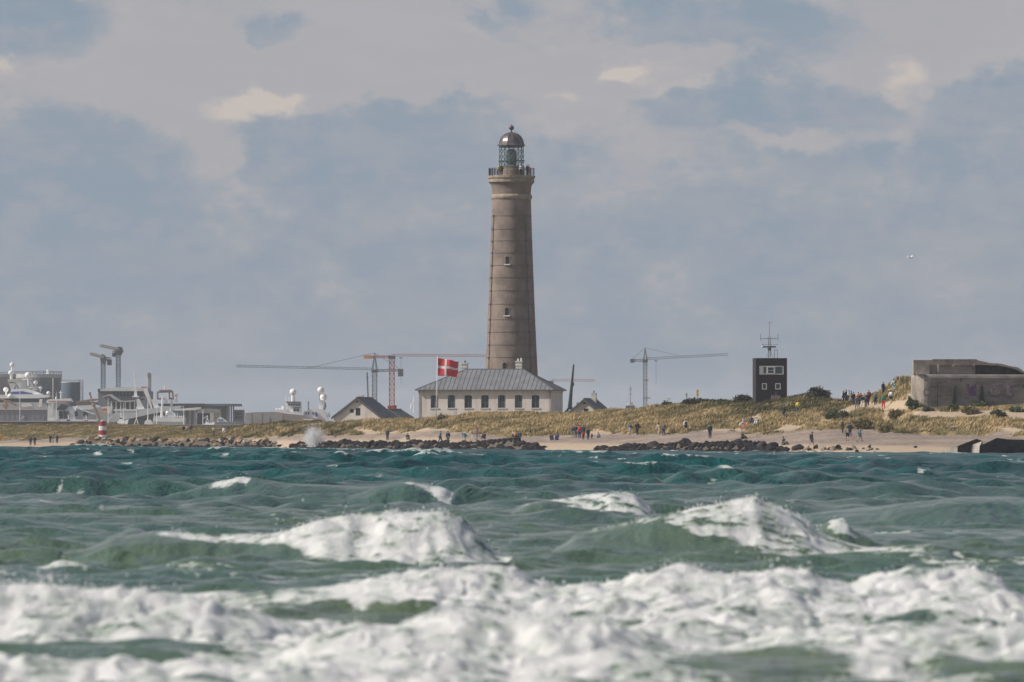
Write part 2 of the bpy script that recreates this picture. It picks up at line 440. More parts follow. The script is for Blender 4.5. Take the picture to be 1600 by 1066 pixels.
def make_grass():
    N = 270000
    u = rng.uniform(-150, 1750, N); s = rng.uniform(12, 135, N) ** 1.0
    d = shore(u) + s; x = (u - 800) / F * d
    z, g, b, p = terrain(x, d, True)
    n1 = fbm(x / 14, d / 14, 4, 40); n2 = fbm(x / 3.5 + .2 * d, d / 5, 3, 50)
    keep = (g > .35) & (rng.random(N) < sst(g, .3, .8) * (0.55 + .6 * sst(n2, -.3, .4)))
    keep &= ~((u > 1425) & (d > 817) & (d < 838))
    # house and barn plots stay clear
    keep &= ~((d > 978) & (u > 640) & (u < 890)); keep &= ~((d > 1022) & (u > 500) & (u < 640))
    x, d, z, u, n1, n2, s = [a[keep] for a in (x, d, z, u, n1, n2, s)]
    N = len(x); print('tufts', N)
    # tone: 0 green .. 1 straw ; the upper right dune and the left bank are greener
    ridge = np.interp(u, TU, RT[:, 0]); foot = np.interp(u, TU, FT[:, 0]); fr = (d - foot) / (ridge - foot)
    n4 = fbm(x / 4.2 - .25 * d, d / 5.5, 2, 14)
    tone = .56 + .8 * n1 + .3 * n2 + 1.0 * n4  # follows the mound noise: shade of the hollows put into the tone
    tone -= .75 * np.exp(-((u - 1190) / 120) ** 2) * sst(fr, .45, .65)
    tone -= .25 * sst(fr, .75, 1.0) * (u < 1300)
    tone -= .35 * np.exp(-((u - 1310) / 30) ** 2) * sst(fr, .25, .5) * (1 - sst(fr, .6, .8))
    tone -= .30 * ((u < 560) & (u > 350))
    tone = np.where(u < 350, .38 + .5 * fbm((x + d * .9) / 16, (d - x) / 5, 3, 66), tone)
    tone += .2 * np.exp(-((u - 880) / 150) ** 2) + .12 * (u > 1350)
    tone = np.clip(tone, .05, 1)
    big = (.33 + .36 * np.clip(n2 + .3, 0, 1.2)) * np.where(u < 360, .45, 1.0)
    K = 3
    V = []; T = []; A = []
    for k in range(K):
        h = big * rng.uniform(.45, 1.05, N); w = rng.uniform(.03, .09, N) * (.8 + big * .5)
        lean = rng.normal(.55, .3, N) * h; ly = rng.normal(0, .2, N) * h
        bx = x + rng.normal(0, .22, N); by = d + rng.normal(0, .22, N); an = rng.uniform(-.9, .9, N)
        wx = np.cos(an) * w; wy = np.sin(an) * w
        p0 = np.stack([bx - wx, by - wy, z - .08], 1); p1 = np.stack([bx + wx, by + wy, z - .08], 1)
        p2 = np.stack([bx + lean, by + ly, z + h], 1)
        b0 = len(V) * 3 * N if False else k * 3 * N
        V.append(np.concatenate([p0, p1, p2])); i = np.arange(N) + b0
        T.append(np.stack([i, i + N, i + 2 * N], 1))
        tt = np.clip(tone + rng.normal(0, .09, N), 0, 1); A.append(np.concatenate([tt, tt, tt]))
    o = tri_mesh('dune_grass', np.concatenate(V), np.concatenate(T), grass_mat(), {'tone': np.concatenate(A)})
    tag(o, 'straw and olive marram grass covering the dunes between beach and houses', 'grass', kind='stuff')
make_grass()

# ------------------------------------------------------------------ the sea
def ridge(u_y, d, x):
    """crest line given as (u, row) pairs at distance d -> crest height along x"""
    a = np.array(u_y, float)
    xs = (a[:, 0] - 800) / F * d; hs = EYE - (a[:, 1] - HOR) / F * d
    return np.interp(x, xs, hs, left=-9, right=-9)

def make_sea():
    rows = np.concatenate([[-1200, -400, -100, 0, 20, 35, 45, 52], np.arange(57, 98, .065), np.arange(98, 114, .16), np.arange(114, 134, .07),
                           np.arange(134, 190, .28), np.arange(190, 300, .55), np.arange(300, 1000, 1.15), [1040, 1100, 1200, 1350]])
    inner = np.linspace(-1, 1, 470)
    c = np.concatenate([[-400, -120, -40, -14, -6, -3, -1.9, -1.4, -1.15], inner, [1.15, 1.4, 1.9, 3, 6, 14, 40, 120, 400]])
    C, Y0 = np.meshgrid(c, rows)
    half = .0812 * np.maximum(Y0, 60) * 1.06 + 1.0
    X0 = C * half
    core = (np.abs(C) < 4) & (Y0 > 50)
    ds = shore(800 + F * X0 / np.maximum(Y0, 300))
    Z = np.zeros_like(X0); DX = np.zeros_like(X0); DY = np.zeros_like(X0)
    r = np.random.default_rng(5)
    grp = .65 + .7 * np.clip(fbm(X0 / 22, Y0 / 35, 2, 21) + .35, 0, 1.2)
    near = sst(Y0, 110, 260)
    msk = (Y0 > 140) & (Y0 < 900) & (np.abs(C) < 1.2); xx = X0[msk]; yy = Y0[msk]; acc = np.zeros_like(xx)
    for i in range(26):      # short crossing seas
        lam = 1.1 * (3.6 ** (i / 25.0)); th = (0 if i % 2 else math.pi) + r.uniform(.12, .75) * (-1 if i % 2 else 1); k = 2 * math.pi / lam
        acc += .0070 * lam * r.uniform(.6, 1.4) * np.sin(k * (xx * math.cos(th) + yy * math.sin(th) * .45) + r.uniform(0, 7) + 2.5 * perlin(xx / 9, yy / 20, 220 + i % 6))
    Z[msk] += acc * sst(yy, 140, 230) * (.5 + 1.1 * np.clip(fbm(xx / 12, yy / 22, 2, 230) + .3, 0, 1))
    for i in range(46):
        lam = 1.3 * (22 ** (i / 45.0)); th = -math.pi / 2 + .32 + r.normal(0, .55)
        a = .0115 * lam ** .84 * r.uniform(.6, 1.3)
        if lam > 4.5: a = a * (.18 + .82 * near)
        k = 2 * math.pi / lam; ph = r.uniform(0, 7)
        att = np.where(Y0 > 300, sst(lam, 1.2, 3.0), 1.0) * np.where(Y0 > 190, sst(lam, 1.2, 2.2) , 1.0)
        arg = k * (X0 * math.cos(th) + Y0 * math.sin(th)) + ph + 1.5 * fbm(X0 / 40, Y0 / 40, 1, 60 + i % 5)
        A = a * att * grp
        Z += A * np.sin(arg); DX += A * math.cos(th) * np.cos(arg) * .8; DY += A * math.sin(th) * np.cos(arg) * .8
    swell = Z.copy()
    for i in range(26):
        lam = .33 * (4.2 ** (i / 25.0)); th = -math.pi / 2 + .3 + r.normal(0, .8); k = 2 * math.pi / lam; ph = r.uniform(0, 7)
        msk = (Y0 < 45 + 150 * lam) & (Y0 > 50)
        xx = X0[msk]; yy = Y0[msk]
        Z[msk] += .0065 * lam * r.uniform(.6, 1.4) * grp[msk] * np.sin(k * (xx * math.cos(th) + yy * math.sin(th)) + ph + 2.2 * perlin(xx / 3.1, yy / 3.1, 200 + i % 4))
    nm = fbm(X0 / 3.0, Y0 / 6.0, 3, 31)
    n_s = fbm(X0 / .9, Y0 / 1.4, 4, 33)
    foam = sst(swell + .18 * nm, .82, 1.05) * sst(Y0, 150, 250) * .8
    wig = 1.3 * fbm(X0 / 4.0, Y0 * 0 + 3.3, 3, 70) + .35 * fbm(X0 / .8, Y0 * 0 + 1.3, 3, 71)
    # hand placed breakers: crest line (u,row), distance, front width, back width, foam along u, foam reach in front, behind
    BR = [
     dict(d=92, wf=1.9, wb=3.4, c=[(250, 950), (330, 943), (400, 937), (440, 931), (500, 925), (560, 908), (620, 895), (690, 886), (740, 883), (800, 887), (830, 905), (870, 917), (930, 908), (1000, 897),
          (1050, 890), (1150, 893), (1250, 890), (1290, 902), (1330, 907), (1400, 887), (1460, 883), (1530, 881), (1560, 898), (1600, 938), (1660, 970)],
          f=[(250, .2), (400, .7), (560, 1), (1540, 1), (1600, .8), (1700, .3)], rf=4.5, rb=.9),
     dict(d=79, wf=1.7, wb=3.2, c=[(-250, 925), (-100, 915), (0, 908), (70, 912), (140, 916), (200, 927), (300, 937), (350, 953), (400, 963), (450, 975), (520, 985), (600, 990), (700, 1000), (820, 1030)],
          f=[(-250, 1), (300, 1), (520, .9), (820, .7)], rf=3.5, rb=.8),
     dict(d=69, wf=1.6, wb=3.0, c=[(300, 1080), (420, 1030), (480, 1003), (560, 975), (640, 965), (720, 947), (860, 960), (930, 962), (1000, 990), (1040, 1012), (1100, 1035), (1200, 1012), (1300, 992), (1450, 985), (1600, 978), (1750, 980)],
          f=[(300, .8), (560, 1), (1000, 1), (1100, .6), (1300, .8), (1750, .9)], rf=3.0, rb=1.0),
     dict(d=64.5, wf=1.2, wb=2.4, c=[(-200, 1030), (0, 1035), (120, 1045), (260, 1030), (400, 1040), (560, 1040), (700, 1025), (860, 1030), (1000, 1050), (1100, 1070)],
          f=[(-200, 1), (1000, 1), (1100, .5)], rf=2.5, rb=1.0),
     dict(d=122, wf=2.0, wb=4.5, c=[(100, 880), (180, 842), (240, 836), (340, 838), (430, 830), (500, 814), (560, 799), (620, 796), (690, 794), (725, 808), (750, 836), (775, 868), (800, 890)],
          f=[(225, 0), (250, .9), (340, 1), (430, 1), (480, 1), (790, 1), (800, .4)], rf=4.6, rb=.7, rff=[(200, .3), (240, .4), (340, .7), (430, 1.1), (500, 1.9), (560, 2.8), (640, 3.8), (790, 5.0)]),
     dict(d=128, wf=2.2, wb=4.5, c=[(860, 870), (900, 838), (950, 827), (1010, 810), (1060, 799), (1100, 792), (1140, 782), (1180, 775), (1205, 787), (1240, 805), (1280, 832), (1320, 850), (1380, 872), (1450, 886)],
          f=[(905, 0), (930, .8), (1010, 1), (1290, 1), (1400, .8), (1450, .3)], rf=3.0, rb=.6, rff=[(900, .25), (1000, .55), (1060, 1.3), (1120, 2.0), (1200, 3.0), (1300, 4.4), (1400, 6.0)]),
     dict(d=141, wf=1.2, wb=2.0, c=[(1240, 850), (1285, 820), (1305, 808), (1322, 804), (1336, 826), (1370, 845), (1420, 856)], f=[(1285, 0), (1300, .9), (1330, .9), (1350, .2), (1420, .3)], rf=.9, rb=.5),
     dict(d=181, wf=2.6, wb=5.5, c=[(720, 812), (760, 802), (800, 792), (850, 780), (900, 773), (960, 767), (990, 769), (1015, 787), (1035, 808)],
          f=[(780, 0), (800, .75), (860, .9), (1010, 1), (1030, .3)], rf=2.0, rb=.9, rff=[(780, .4), (860, .8), (920, 3.0), (1015, 3.5)]),
     dict(d=236, wf=3.5, wb=6.0, c=[(240, 780), (300, 765), (330, 755), (380, 743), (395, 749), (450, 757), (520, 758), (580, 760), (640, 770), (700, 785)],
          f=[(315, 0), (335, .9), (385, 1), (395, .2)], rf=2.2, rb=.8),
     dict(d=216, wf=3.0, wb=5.0, c=[(540, 785), (590, 766), (620, 760), (645, 758), (670, 762), (690, 768), (707, 779), (735, 797)],
          f=[(608, 0), (640, .75), (690, 1), (705, .9), (716, 0)], rf=2.6, rb=.7, rff=[(610, .3), (640, .6), (670, 1.3), (705, 2.8)]),
     dict(d=172, wf=3.5, wb=7.0, c=[(1180, 828), (1240, 812), (1300, 803), (1400, 789), (1500, 777), (1600, 780), (1700, 786)], f=[(1380, 0), (1400, .32), (1600, .3)], rf=1.0, rb=.8),
     dict(d=205, wf=3.5, wb=6.0, c=[(-100, 795), (0, 792), (60, 781), (80, 783), (130, 792), (230, 803)], f=[(55, 0), (65, .9), (82, .8), (90, 0)], rf=.9, rb=.8),
     dict(d=126, wf=1.8, wb=3.0, c=[(130, 870), (170, 842), (200, 829), (215, 828), (250, 845), (280, 870)], f=[(0, 0), (1, 0)], rf=.1, rb=.1),
     dict(d=109, wf=1.6, wb=3.2, c=[(-100, 895), (0, 893), (150, 898), (300, 893), (400, 898), (500, 910), (560, 925)], f=[(-100, .45), (0, .55), (150, .35), (330, .45), (500, .5), (560, .2)], rf=.8, rb=1.2),
     dict(d=158, wf=2.2, wb=4, c=[(-50, 835), (60, 828), (160, 832), (300, 838)], f=[(0, 0), (1, 0)], rf=.1, rb=.1),
     dict(d=340, wf=4, wb=8, c=[(1100, 745), (1150, 738), (1180, 735), (1215, 737), (1260, 745)], f=[(1140, 0), (1155, .9), (1210, 1), (1218, 0)], rf=2.0, rb=.8),
     dict(d=380, wf=4, wb=8, c=[(820, 742), (865, 731), (892, 732), (930, 741)], f=[(855, 0), (865, .9), (892, 1), (898, 0)], rf=3.5, rb=.8),
     dict(d=400, wf=4, wb=8, c=[(670, 738), (705, 731), (735, 730), (770, 736)], f=[(700, 0), (708, .8), (736, .9), (742, 0)], rf=2.5, rb=.8),
     dict(d=520, wf=5, wb=9, c=[(1280, 725), (1330, 717), (1345, 716), (1400, 724)], f=[(1312, 0), (1320, .8), (1345, .8), (1350, 0)], rf=2.5, rb=.8),
     dict(d=330, wf=4, wb=8, c=[(1450, 748), (1520, 738), (1556, 738), (1620, 747)], f=[(1524, 0), (1530, .8), (1554, .8), (1560, 0)], rf=2.5, rb=.8),
     dict(d=560, wf=5, wb=9, c=[(100, 716), (150, 711), (165, 711), (200, 716)], f=[(140, 0), (147, .9), (165, .9), (170, 0)], rf=4, rb=.8),
     dict(d=520, wf=5, wb=9, c=[(40, 718), (60, 714), (75, 714), (100, 719)], f=[(60, 0), (66, .9), (73, .9), (78, 0)], rf=4, rb=.8),
    ]
    big = np.full_like(Z, -9.0); fm = np.zeros_like(Z)
    for b in BR:
        d = b['d']; H = ridge(b['c'], d, X0)
        w = np.where(d > 150, wig * 2.2, wig)
        s = Y0 - (d + w)
        Hc = np.maximum(H, -.25)
        front = np.where(s < 0, np.exp(-np.abs(s / b['wf']) ** 2.2), np.exp(-(s / b['wb']) ** 2))
        on = (H > -8)
        zz = np.where(on, (Hc + .12) * front - .12, -9)
        big = np.maximum(big, np.where(np.abs(s) < 3.2 * b['wb'], zz, -9))
        fa = np.array(b['f'], float); fx = (fa[:, 0] - 800) / F * d
        fv = np.interp(X0, fx, fa[:, 1], left=0, right=0)
        if b.get('rff'):
            ra = np.array(b['rff'], float); rf = np.interp(X0, (ra[:, 0] - 800) / F * d, ra[:, 1])
        else: rf = b['rf']
        rf = rf * (1 + .35 * n_s)
        mk = sst(s, -rf - .25 * b['wf'], -rf + .15) * (1 - sst(s, b['rb'] * .5, b['rb'] * 1.3 + .3 * n_s))
        brk = 1.0 if d < 250 else sst(n_s + .5 * nm, -.35, .25)
        fm = np.maximum(fm, fv * mk * brk)
    bl = sst(big, -.12, .30)
    nearw = 1 - sst(Y0, 96, 106)
    Z = np.where(big > -5, Z * (1 - .75 * bl * (Y0 < 330)) + np.maximum(big, 0 * big - .12) * sst(big, -.12, .02), Z)
    foam = np.maximum(foam, fm)
    # the surf zone close by is nearly all foam, with holes
    hole = np.zeros_like(Z)
    for (u, y, hh, ru, rd, a) in [(90, 998, .15, 130, 3.4, 2.0), (250, 1004, .10, 70, 2.6, 1.4), (560, 962, .05, 95, 3.6, 1.5), (470, 950, .0, 80, 2.6, 1.2), (1398, 962, .1, 42, 1.6, 1.2), (1180, 1048, .05, 110, 3.0, 2.2),
                              (1570, 1050, .1, 80, 2.6, 2.0), (880, 1003, .1, 60, 1.2, .35), (1330, 1062, .1, 60, 1.0, .5), (330, 1068, .1, 80, 1.0, .3), (980, 965, .1, 60, .8, .5)]:
        d = (EYE - hh) * F / (y - HOR); x = (u - 800) / F * d
        hole += a * np.exp(-((X0 - x) / (ru / F * d)) ** 2 - ((Y0 - d) / rd) ** 2)
    n_b = fbm(X0 / 1.7, Y0 / 2.2, 4, 81)
    surf = nearw * np.clip(.95 + .62 * n_b - hole * (1 + .9 * n_s), 0, 1) * sst(Y0, 40, 57)
    surf *= 1 - .9 * sst(Y0, 93, 98)
    foam = np.maximum(foam * (1 - np.clip(hole * .8, 0, 1) * (Y0 < 84)), surf)
    # thin streaks drawn out along the wave faces
    st = np.clip(1 - np.abs(fbm(X0 / 5.0 + .4 * n_s, Y0 / 1.1, 4, 91)) * 9, 0, 1)
    stm = sst(fbm(X0 / 9, Y0 / 9, 2, 95), .02, .3)
    foam = np.maximum(foam, st * stm * .58 * (1 - sst(Y0, 190, 260)) * sst(Y0, 90, 100))
    STREAKS = [(1180, 866, 150, 3, .7), (1440, 838, 90, 3, .9), (1330, 868, 110, 4.5, 1.0), (1500, 880, 120, 3, .8), (100, 893, 160, 1.6, .75), (360, 893, 170, 2.2, .6), (600, 908, 200, 1.5, .5), (1270, 858, 90, 3, 1.0), (430, 812, 90, 6, .5)]
    for (u, y, ru, rd, a) in [(1180, 862, 200, 5, .8), (1440, 835, 70, 3, .75), (1330, 872, 110, 2.4, .9), (1500, 880, 100, 3, .6), (100, 893, 160, 1.2, .6), (360, 893, 170, 2.0, .5), (600, 908, 200, 1.5, .45), (900, 868, 200, 2, .25)]:
        d = EYE * F / (y - HOR); x = (u - 800) / F * d
        st2 = np.clip(1 - np.abs(fbm(X0 / 2.6 + .15 * Y0, Y0 / .75, 4, 97)) * 5.5, 0, 1)
        foam = np.maximum(foam, a * st2 * np.exp(-((X0 - x) / (ru / F * d)) ** 2 - ((Y0 - d) / rd) ** 2))
    # broken water against the rocks
    ur = 800 + F * X0 / np.maximum(Y0, 300)
    for (u0, u1) in [(372, 412), (510, 575), (636, 692), (1040, 1075), (1120, 1160), (1180, 1232), (320, 345), (478, 500), (770, 790)]:
        mk = sst(ur, u0 - 6, u0 + 6) * (1 - sst(ur, u1 - 6, u1 + 6)) * np.exp(-((Y0 - ds + 6) / 4) ** 2)
        mk = mk * sst(n_s + nm, -.5, .3); foam = np.maximum(foam, mk * 1.2); Z += .16 * mk
    tear = np.abs(fbm(X0 / 2.4 + .25 * Y0, Y0 / .55, 4, 161))
    tear = 1 - sst(tear, .0, .16)
    mid = fbm(X0 / .55, Y0 / .7, 3, 171)
    foam = foam - (.50 * tear * (Y0 > 105) * (.6 + .4 * sst(X0 / np.maximum(Y0, 50), -.012, .02)) + .16 * tear * (Y0 <= 105)) * (foam > .2)
    foam = foam * (.86 + .5 * mid)
    caps = sst(perlin(X0 / 2.6, Y0 / 11.0, 240) + .35 * nm, .44, .64) * sst(swell, .0, .30) * sst(Y0, 150, 220) * (1 - sst(Y0, 700, 900))
    foam = np.maximum(foam, caps * .75 * np.clip(.55 + 1.6 * n_s, 0, 1))
    for (u, y, ru, rd, a) in STREAKS:
        d = EYE * F / (y - HOR); x = (u - 800) / F * d
        st2 = np.clip(1 - np.abs(fbm(X0 / 2.6 + .15 * Y0, Y0 / .75, 4, 97)) * 4.5, 0, 1)
        foam = np.maximum(foam, a * st2 * np.clip(1.6 * np.exp(-((X0 - x) / (ru / F * d)) ** 2 - ((Y0 - d) / rd) ** 2), 0, 1))
    foam = np.clip(foam, 0, 1) * core
    # foam stands up in lumps
    lump = np.zeros_like(Z)
    for (sc, am, sd) in [(1.5, .10, 101), (.7, .06, 102), (.32, .045, 103), (.15, .03, 104)]:
        msk = Y0 < 1 + 330 * sc
        v = np.zeros_like(Z); xx = X0[msk]; yy = Y0[msk]
        v[msk] = np.abs(perlin(xx / sc + .5 * perlin(xx / sc, yy / sc, sd + 9), yy / sc, sd)) * 2.0 - .5
        lump += am * v
    fs = sst(foam, .35, .9)
    sc_ = np.interp(Y0, [60, 100, 125, 180, 300], [.95, 1.0, .8, .7, .5])
    lump = lump * sc_
    Z += fs * (lump - .06) 
    spk = sst(perlin(X0 / .32, Y0 / .7, 250) + .5 * perlin(X0 / .11, Y0 / .3, 251), .42, .85) * sst(perlin(X0 / 1.7, Y0 / 2.5, 252), -.1, .35)
    Z += spk * fs * .035 * np.interp(Y0, [60, 130, 150, 250], [1, 1, .6, .3])
    DXl = fbm(X0 / .6, Y0 / .6, 3, 120) * .16 * fs; DYl = fbm(X0 / .6, Y0 / .6, 3, 130) * .12 * fs
    Z += nearw * (1 - fs) * .03 * n_s
    fade = core * 1.0
    depth = np.clip((ds - Y0) / 20.0, 0, 1) ; 
    calm = .28 + .72 * sst(ds - Y0, 60, 420)
    Z = Z * np.where(Y0 > 500, calm, 1)
    Z = np.where(core, Z, Z * 0); Z = np.where(Y0 > ds + 5, -.25, Z)
    X = X0 + (DX * (1 - bl) * .8 + DXl) * core; Y = Y0 + (DY * (1 - bl) * .8 + DYl) * core * (Y0 < 990)
    lim = 0.0
    m = bpy.data.materials.new('sea_water'); m.use_nodes = True; t = NT(m.node_tree); bs = t.n['Principled BSDF']; out = t.n['Material Output']
    tc = t.node('ShaderNodeTexCoord'); o = tc.outputs['Object']
    x_, y_, z_ = t.sep(o)
    n0 = t.noise(t.vmath('MULTIPLY', o, (1, .35, 1)), .06, 3, .5)
    shoal = t.smooth(t.math('ADD', y_, t.math('MULTIPLY', t.math('SUBTRACT', n0.outputs[0], .5), 220)), 90, 380)
    deepc = t.mix(t.smooth(n0.outputs[0], .35, .65), (.003, .050, .055), (.006, .090, .088))
    nearc = t.mix(t.smooth(n0.outputs[0], .35, .65), (.070, .130, .100), (.120, .160, .095))
    c = t.mix(shoal, nearc, deepc)
    t.l.new(t.math('ADD', t.math('MULTIPLY', shoal, .16), .09), bs.inputs['Roughness']); t.l.new(t.math('ADD', t.math('MULTIPLY', shoal, -.42), .52), bs.inputs['Specular IOR Level']); bs.inputs['IOR'].default_value = 1.33
    t.l.new(c, bs.inputs['Base Color'])
    w1 = t.noise(t.vmath('MULTIPLY', o, (1, .6, 1)), 1.5, 5, .6, .4); w2 = t.noise(t.vmath('MULTIPLY', o, (.8, .5, 1)), .45, 4, .6, .3)
    w3 = t.noise(t.vmath('MULTIPLY', o, (1, .7, 1)), 4.5, 3, .6)
    hgt = t.math('ADD', t.math('ADD', t.math('MULTIPLY', w1.outputs[0], .13), t.math('MULTIPLY', w2.outputs[0], .22)), t.math('MULTIPLY', w3.outputs[0], .03))
    hgt = t.math('MULTIPLY', hgt, t.math('ADD', t.math('MULTIPLY', shoal, 1.7), 1.0))
    bp = t.node('ShaderNodeBump'); bp.inputs['Strength'].default_value = 1.0; bp.inputs['Distance'].default_value = 1.0
    t.l.new(hgt, bp.inputs['Height']); t.l.new(bp.outputs[0], bs.inputs['Normal'])
    fo = t.node('ShaderNodeBsdfPrincipled'); fo.inputs['Roughness'].default_value = .8; fo.inputs['Specular IOR Level'].default_value = .3
    f1 = t.noise(o, 7.0, 6, .7); f2 = t.noise(o, 2.2, 5, .6)
    fcol = t.mix(t.smooth(t.math('ADD', t.math('MULTIPLY', f2.outputs[0], .6), t.math('MULTIPLY', t.attr('foam')[2], .55)), .55, .85), (.46, .51, .46), (.70, .70, .69))
    t.l.new(fcol, fo.inputs['Base Color'])
    bf = t.node('ShaderNodeBump'); bf.inputs['Strength'].default_value = .7; bf.inputs['Distance'].default_value = .08
    fo.inputs['Subsurface Weight'].default_value = .5; fo.inputs['Subsurface Radius'].default_value = (1, 1, 1); fo.inputs['Subsurface Scale'].default_value = .22
    t.l.new(f1.outputs[0], bf.inputs['Height']); t.l.new(bf.outputs[0], fo.inputs['Normal'])
    fm_ = t.math('ADD', t.attr('foam')[2], t.math('ADD', t.math('MULTIPLY', t.math('SUBTRACT', f1.outputs[0], .5), 1.3), t.math('MULTIPLY', t.math('SUBTRACT', f2.outputs[0], .5), .9)))
    fac = t.math('MULTIPLY', t.smooth(fm_, .40, .66), t.smooth(t.attr('foam')[2], .02, .2))
    mx = t.node('ShaderNodeMixShader'); t.l.new(fac, mx.inputs[0]); t.l.new(bs.outputs[0], mx.inputs[1]); t.l.new(fo.outputs[0], mx.inputs[2])
    t.l.new(mx.outputs[0], out.inputs[0])
    ob = grid_mesh('sea', X, Y, Z, m, {'foam': foam})
    tag(ob, kind='structure')
    # drops and shreds of foam thrown up over the crests
    cand = np.argwhere((foam > .75) & (Y0 > 60) & (Y0 < 240) & (np.abs(C) < 1))
    hgt_ = Z[cand[:, 0], cand[:, 1]]
    wgt = np.clip(hgt_ - .15, .02, 2) ** 1.5 ; wgt = wgt / wgt.sum()
    pick = cand[rng.choice(len(cand), 9500, p=wgt)]
    px = X[pick[:, 0], pick[:, 1]]; py = Y[pick[:, 0], pick[:, 1]]; pz = Z[pick[:, 0], pick[:, 1]]
    # bursts: some places throw much higher
    burst = sst(fbm(px / .5, py / 2.0, 2, 140), .15, .5)
    n = len(px)
    up = rng.exponential(.035, n) + burst * rng.exponential(.15, n)
    px = px + rng.normal(0, .04, n) + up * rng.normal(.1, .3, n); pz = pz + up; py = py - up * .3
    rad = np.clip(rng.exponential(.0045, n) + .002, 0, .022) * np.interp(py, [60, 130, 240], [1.1, .9, 1.4])
    octa = np.array([(1, 0, 0), (-1, 0, 0), (0, 1, 0), (0, -1, 0), (0, 0, 1.3), (0, 0, -1)], float)
    tri = np.array([(0, 2, 4), (2, 1, 4), (1, 3, 4), (3, 0, 4), (2, 0, 5), (1, 2, 5), (3, 1, 5), (0, 3, 5)])
    V = (np.stack([px, py, pz], 1)[:, None, :] + octa[None] * rad[:, None, None]).reshape(-1, 3)
    T = (tri[None] + (np.arange(n) * 6)[:, None, None]).reshape(-1, 3)
    o = tri_mesh('sea_spray', V, T, M('spray_white', (.85, .85, .85), .6, .02), smooth=True)
    tag(o, 'white drops and shreds of spray thrown up over the breaking surf', 'spray', kind='stuff')
    # the burst of spray on the rocks
    n = 9500
    jets = rng.normal(.05, .5, 14); jl = rng.uniform(.45, 1.0, 14); jk = rng.integers(0, 14, n)
    an = jets[jk] + rng.normal(0, .035, n); h = rng.uniform(0, 1, n) ** .9 * jl[jk]
    base = P(490, 700, float(shore(490)) - 2)
    rr = 4.2 * (h * (1 - .35 * np.abs(an)) + .05)
    x = base.x + np.sin(an) * rr * 1.1 + rng.normal(0, .3, n); z = base.z + np.cos(an) * rr * rng.uniform(.6, 1.0, n) * 1.0; y = base.y + rng.normal(0, .8, n)
    rad = rng.uniform(.02, .07, n) * (1.25 - h * .85)
    V = (np.stack([x, y, z], 1)[:, None, :] + octa[None] * rad[:, None, None]).reshape(-1, 3)
    T = (tri[None] + (np.arange(n) * 6)[:, None, None]).reshape(-1, 3)
    o = tri_mesh('wave_splash', V, T, MATS['spray_white'], smooth=True)
    tag(o, 'white burst of spray where a wave hits the dark rocks', 'splash', kind='stuff')
make_sea()

# ------------------------------------------------------------------ rocks
def rock_mesh(name, seed, flat=.75):
    r = random.Random(seed); bm = bmesh.new(); bmesh.ops.create_icosphere(bm, subdivisions=2, radius=1.0)
    for k in range(9):
        n = Vector((r.gauss(0, 1), r.gauss(0, 1), r.gauss(0, 1))).normalized(); c = r.uniform(.42, .78)
        for v in bm.verts:
            d = v.co.dot(n)
            if d > c: v.co -= n * (d - c) * .95
    for v in bm.verts:
        v.co *= 1 + r.uniform(-.06, .06); v.co.z *= flat
    me = bpy.data.meshes.new(name); bm.to_mesh(me); bm.free(); return me
m_dark = M('wet_dark_rock', (.011, .011, .014), .75, .35, 1.5, .5, spec=.25)
m_gold = M('tan_rock', (.30, .215, .13), .9, .35, .8, .5, dirt=(.06, .05, .045, .7))
m_pale = M('pale_rock', (.30, .25, .22), .9, .3, .9, .5)
m_brown = M('brown_rock', (.036, .031, .032), .9, .4, .9, .5, spec=.25)
